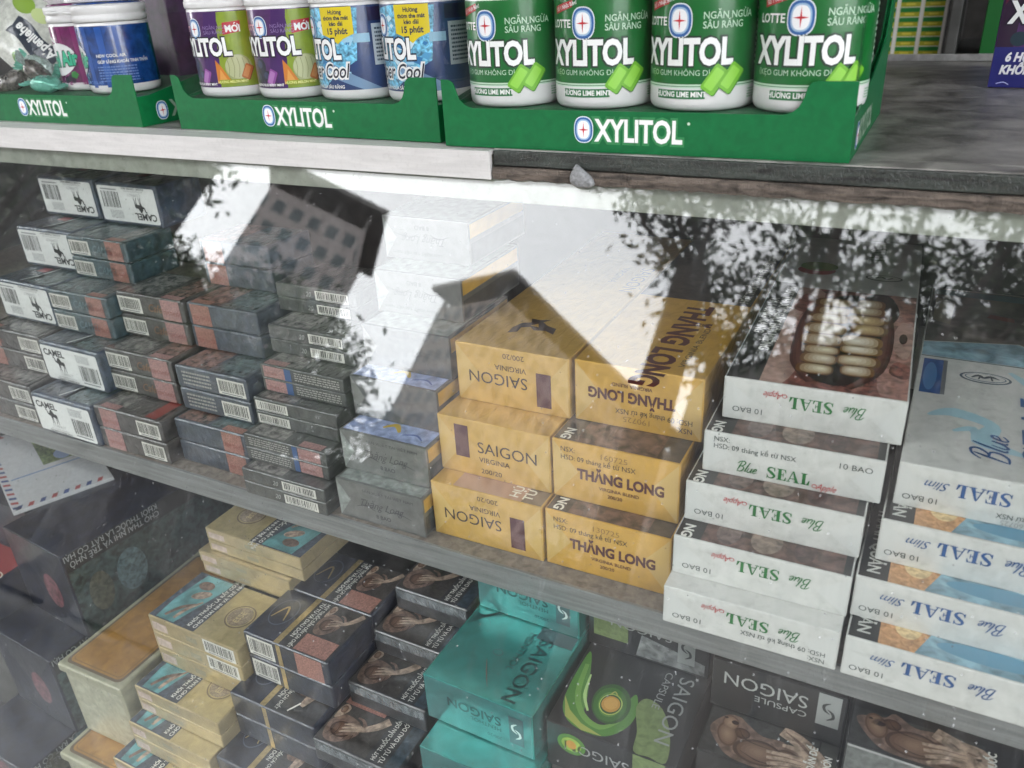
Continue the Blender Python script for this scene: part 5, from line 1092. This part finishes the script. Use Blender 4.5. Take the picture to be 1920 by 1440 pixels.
def ice_bottle(x, y, a0, label):
    r = thing('gum_bottle', label, 'gum bottle', (x, y, CT+24.8), 0, 'gum bottles on the counter')
    b = bottle_body(lnv, 7.4, 64); F = Cy(R_B, a0); ww = ink('#e9ebe8', .35, .3)
    b.poly(F, [(-4, 8.6), (10, 19), (27, 28), (31, 63), (-2, 64), (-18, 62), (-34, 54), (-40, 30), (-30, 14)], lice, 1)
    rr = random.Random(int(x)); ic = [ink('#9ccbe2', .3, .4), ink('#4f9cc9', .3, .4), ink('#c9e2ec', .3, .4), ink('#2f77ad', .3, .4)]
    for k in range(60):
        cx, cy = rr.uniform(-34, 24), rr.uniform(16, 60); s_ = rr.uniform(1.5, 5.5); a = rr.uniform(0, 3)
        b.poly(F, [(cx+s_*math.cos(a+t), cy+s_*.7*math.sin(a+t)) for t in (0, 1.3, 2.6, 4.4)], rr.choice(ic), 2+k % 3)
    b.poly(F, [(30, 7.6), (44, 7.6), (8, 26), (-2, 20)], ink('#6f8fae', .3, .4), 3); b.rect(F, 26, 40, 38, 46, ink('#8fb9cf', .3, .4), 3)
    b.poly(F, [(2, 64), (27, 64), (27, 46), (19, 43), (14.5, 39.5), (10, 43), (2, 46)], ink('#d8c21c', .35, .3), 6)
    dk = ink('#1d2a4a', .35, .3)
    for t, yy, hh in (('Hương', 59.4, 2.7), ('thơm the mát', 55.6, 2.6), ('kéo dài', 51.8, 2.7), ('15 phút', 46.2, 3.9)): b.text(F, t, 14.5, yy, hh, dk, 7, .03, .92, 'c')
    xylitol(b, F, -10, 29.6, 12.6, 52, 7, '#16263a'); b.text(F, 'Super Cool', -3, 16.5, 9.6, ink('#e9ebe8'), 7, .10, .72, 'c', .3); b.text(F, 'Super Cool', -3, 16.5, 9.6, ink('#1c2230'), 8, .012, .72, 'c', .3)
    b.text(F, 'NGĂN NGỪA SÂU RĂNG', -2, 9, 2.2, ww, 6, .02, .95, 'c'); b.rect(F, 40, 24, 62, 52, ink('#b9c3c9', .35, .3), 3); b.lines(F, 42, 26, 60, 50, 9, ink('#3a4a5a'), 4, 2); b.rect(F, 38, 54, 62, 63, ink('#1e1440', .35, .3), 3)
    b.build('body', r); e = MB(); emblem(e, F, -13, 51, 5.6, 7, 6); e.build('emblem', r); cap(66.5).build('lid', r); return r
berry_bottle(-440, 152, -.02, 'purple and lime berry gum bottle, left of the pair in the middle tray'); berry_bottle(-374, 151, .12, 'purple and lime berry gum bottle, right of the pair beside the ice blue ones')
ice_bottle(-309, 149, -.25, 'ice blue gum bottle with yellow badge next to the purple pair'); ice_bottle(-244.3, 147, -.2, 'ice blue gum bottle with yellow badge at the right end of the middle tray')
def cool_bottle(x, y, a0, lab, dk_, label, fruit):
    R = 31; r = thing('gum_bottle', label, 'gum bottle', (x, y, CT+24.8), 0, 'gum bottles on the counter')
    b = bottle_body(lab, 5.4, 56, R); F = Cy(R, a0); wl = ink('#d6d9d8', .3, .3); gt = ink('#2fae86', .3, .3)
    for k in range(7): b.rect(F, -50+k*15, 5.8, -46+k*15+k % 3, 55.6, dk_, 1)
    b.ell(F, -12, 28, 22, 14, wl, 2, rot=.18); b.stroke(F, [(-10, 42), (-20, 46), (-27, 42), (-24, 38)], [1, 3.4, 3, .8], wl, 2)
    b.text(F, 'Cool Air', -12.5, 22.5, 11.5, ink('#153a30'), 4, .10, .78, 'c', .1, .07); b.text(F, 'Cool Air', -12.5, 22.5, 11.5, gt, 5, .045, .78, 'c', .1, .07)
    if fruit:
        for cx, cy in ((-4, 11), (1, 9.6), (-8, 9.4), (-1, 13)): b.ell(F, cx, cy, 2.6, 2.6, ink('#25122c', .3, .4), 2)
        b.poly(F, [(0, 13), (5, 11), (8, 15), (5, 18), (1, 17)], ink('#2a7a34', .3, .4), 4); b.text(F, 'Hình ảnh mang tính minh họa cho hương vị', -2, 6.4, 1.6, ink('#d9c4d2'), 2, .01, .72, 'c')
    else:
        b.text(F, 'NEW COOL AIR', 21, 31, 2.4, wl, 3, .03, 1.0); b.text(F, 'GIÚP SẢNG KHOÁI TINH THẦN', 21, 26, 2.4, wl, 3, .03, .9); b.lines(F, 20, 10, 54, 24, 6, ink('#5a7ab0'), 3, 8); b.text(F, 'KẸO GUM COOL AIR', -8, 9, 2.4, ink('#5f86c4'), 3, .01, .9)
    b.build('body', r)
    c = MB(); z = 59.5; c.lathe([(R-1, z), (R+.4, z+.6), (R+.6, z+4.5), (R-.2, z+5), (R-.2, z+6.6), (R+.7, z+7.2), (R+.9, z+12), (R+.4, z+13.2), (R-1.6, z+14)], m_lid); c.lathe([(R-1.8, z+14.05), (R-4, z+15.4), (R-12, z+16.2)], lab)
    lid = c.build('lid', r); t_ = MB(); bm = bmesh.new(); bmesh.ops.create_uvsphere(bm, u_segments=18, v_segments=10, radius=1)
    for v in bm.verts: v.co = Vector((v.co.x*9, v.co.y*2.4, v.co.z*1.7))
    aa = a0-.1; t_.bm(bm, m_lid, (math.sin(aa)*(R+1), -math.cos(aa)*(R+1), z+8.4), smooth=True); t_.build('lid_tab', lid); return r
lmg = mat('label_magenta', (.13, .012, .085), .26, coat=.5, var=.3, vscale=25); lcb = mat('label_cobalt', (.01, .05, .2), .26, coat=.5, var=.4, vscale=25)
cool_bottle(-648, 173, .16, lmg, ink('#7a1a5e', .28, .5), 'magenta cool air gum bottle with blackcurrants in the left tray', True); cool_bottle(-588, 156, -.42, lcb, ink('#1c4f9a', .28, .5), 'cobalt blue cool air gum bottle in the left tray', False)
# another bottle row behind and the purple carton at the back left
b = MB(); b.box(330, 120, 150, mat('carton_plum', (.04, .012, .05), .35, coat=.4, var=.5, vscale=14), 1); F = Fr((0, 0, 0), (1, 0, 0), (0, 0, 1)); b.lines(F, 150, 40, 200, 120, 16, ink('#6a5a74'), 1, 3)
tag(b.build('plum_carton', None, (-960, 330, CT+.3), -.2), 'dark plum carton standing behind the left tray', 'carton')
# boxed gum at the right
r = thing('bottle_carton', 'dark purple gum carton with blue foot at the right edge of the counter', 'carton', (121.5, 415, CT+.2), -.12)
b = MB(); b.box(120, 80, 110, lp, 1.2); F = Fr((0, 0, 0), (1, 0, 0), (0, 0, 1)); b.rect(F, .5, .6, 119, 31, ink('#23256e', .35, .4), 1); b.poly(F, [(1, 31), (13, 31), (16, 100), (4, 109), (1, 109)], ink('#2a1030', .35, .4), 1); b.poly(F, [(2, 62), (12, 76), (14, 109), (2, 109)], ink('#5f1836', .35, .4), 2)
ww = ink('#e3e3e6', .35, .3); b.text(F, '6 HŨ X 145 G', 9, 20.5, 6.2, ww, 2, .05, .85, 'l', .2); b.text(F, 'KHỐI LƯỢNG TỊNH', 6.5, 11, 6.2, ww, 2, .05, .85, 'l', .2); b.stroke(F, [(6, 3.4), (11, 4.6), (15, 2.8)], .7, ink('#aeb2dd'), 2)
xylitol(b, F, 40, 49, 15, 66, 3, '#1a1226'); b.ell(F, 16, 37, 6, 5.4, ink('#17303c', .3, .4), 2); b.ell(F, 28, 34, 6, 4.6, ink('#1f3a6a', .3, .4), 2); b.ell(F, 38, 36, 8, 6, ink('#b98a2a', .3, .4), 3); b.text(F, 'LOTTE', 6, 78, 5, ink('#8a5a72'), 3); b.build('carton', r)
e = MB(); emblem(e, F, 25, 79, 8, 10, 3); e.build('emblem', r)

# ------------------------------------------------------------------ sweets in the left tray
m_foil = mat('wrap_mint', (.14, .45, .34), .25, metal=.35, coat=.6, bump=.8, bscale=120, var=.15, vscale=60); m_foil2 = mat('wrap_choc', (.1, .09, .075), .25, metal=.2, coat=.7, bump=.9, bscale=110, var=.6, vscale=60); m_foil3 = mat('wrap_clear_mint', (.3, .4, .36), .2, metal=.1, coat=.8, bump=.9, bscale=120, var=.4, vscale=60)
def sweet(x, y, z, rot, k, m, label, endm=None):
    """wrapped sweet: pillow with two crimped, toothed fins"""
    r = thing('wrapped_sweet', label, 'sweet', (x, y, z), 0, 'wrapped sweets'); r.rotation_euler = rot
    bm = bmesh.new(); bmesh.ops.create_uvsphere(bm, u_segments=28, v_segments=16, radius=1); rr = random.Random(int(x*7+z))
    for v in bm.verts:
        c = v.co; sq = lambda t, p: math.copysign(abs(t)**p, t)
        v.co = Vector((sq(c.x, .6)*15*k, sq(c.y, .75)*10*k*(1-.15*abs(c.x)), sq(c.z, .8)*7.4*k*(1-.5*c.x*c.x)))+Vector([rr.gauss(0, .35*k) for _ in range(3)])
    b = MB(); b.bm(bm, m, smooth=True); b.build('body', r)
    for sgn in (-1, 1):
        q = MB(); n = 16; top, bot = [], []
        for i in range(n+1):
            t = -1+2*i/n; xx = (22+(1.2 if i % 2 else -.6))*k; zz = math.sin(i*2.1)*1.1*k
            q_ = (sgn*14*k, t*8.2*k, zz*.5), (sgn*18*k, t*10*k, zz), (sgn*xx, t*10.6*k, zz*1.3); top.append(q_)
        for i in range(n):
            for j in range(2):
                for off in (.25, -.25):
                    f = [top[i][j], top[i+1][j], top[i+1][j+1], top[i][j+1]]; f = [(p[0], p[1], p[2]+off*k) for p in f]; q.face(f if off > 0 else f[::-1], endm or m, False)
        q.build('wrapper_end', r)
    return r
sweet(-672, 134, 290, (.15, .1, .25), 1.0, m_foil, 'shiny mint green wrapped sweet lying by the magenta bottle')
sweet(-703, 150, 297, (.5, .9, 1.3), 1.1, m_foil2, 'brown wrapped sweet with pale green crimped end standing upright', m_foil3)
sweet(-745, 148, 290, (.2, -.5, .9), 1.1, m_foil2, 'dark wrapped sweet low at the left picture edge', m_foil)
sweet(-712, 158, 303, (1.2, .4, .4), 1.0, m_foil3, 'pale wrapped sweet with teal stripe between bottle and candy bag', m_foil)
sweet(-720, 180, 305, (.4, .9, -.4), 1.15, m_foil3, 'pale green wrapped sweet under the candy bag', m_foil)
# candy bag leaning over the sweets
r = thing('candy_bag', 'white and green candy bag with dark name band leaning in the left tray', 'candy bag', (-732, 180, 322), 0); r.rotation_euler = (math.radians(52), math.radians(38), math.radians(4))
m_bag = mat('bag_film', (.52, .54, .48), .22, coat=.7, bump=.8, bscale=45, var=.18, vscale=40); bm = bmesh.new(); bmesh.ops.create_grid(bm, x_segments=30, y_segments=20, size=1); rr = random.Random(5)
def bag_z(a, c): return 8*(1-a**4)*(1-c**4)+.9*math.sin(a*9+c*4)*math.cos(c*7)*(1-c*c)
b = MB(); N_ = 26
for sgn in (1, -1):
    for i in range(N_):
        for j in range(N_):
            P = [(-1+2*(i+di)/N_, -1+2*(j+dj)/N_) for di, dj in ((0, 0), (1, 0), (1, 1), (0, 1))]; f = [(62*a, 36*c, sgn*(bag_z(a, c)+.15)) for a, c in P]; b.face(f if sgn > 0 else f[::-1], m_bag, True)
b.build('bag', r)
class BagF:
    cyl = True
    def p(s, x, y, l): return np.array((x, y, bag_z(max(-1, min(1, x/62)), max(-1, min(1, y/36)))+.3+.12*l))
G = BagF(); q = MB(); q.poly(G, [(-30+i*4, -12+2*math.sin(i*.5)) for i in range(16)]+[(30-i*4, 8+2*math.sin((15-i)*.5)) for i in range(16)], ink('#1c2a3a', .3, .5), 2); q.text(G, 'Alpenliebe', 26, 4, 9.5, ink('#e6e8e4'), 4, .03, .85, 'l', .1, math.pi)
q.ell(G, -36, 20, 14, 9, ink('#7fa03a', .3, .5), 2); q.ell(G, 10, -24, 20, 7, ink('#5f8a3a', .3, .5), 2); q.ell(G, 40, -20, 10, 8, ink('#a8703f', .3, .5), 3); q.ell(G, -14, 22, 10, 7, ink('#b9c98a', .3, .5), 3); q.rect(G, 50, -34, 60, 34, ink('#3f8f84', .3, .5), 2); q.build('print', r)
r = thing('candy_bag', 'plain white candy pouch standing behind the green candy bag', 'candy bag', (-690, 225, 300), 0); b = MB(); bm = bmesh.new(); bmesh.ops.create_uvsphere(bm, u_segments=30, v_segments=20, radius=1)
for v in bm.verts:
    c = v.co; v.co = Vector((math.copysign(abs(c.x)**.55, c.x)*44, math.copysign(abs(c.y)**.8, c.y)*16, math.copysign(abs(c.z)**.55, c.z)*56+30))+Vector([random.gauss(0, .5) for _ in range(3)])
b.bm(bm, mat('pouch_white', (.55, .55, .56), .3, coat=.5, bump=.6, bscale=50, var=.06), smooth=True); b.build('bag', r)
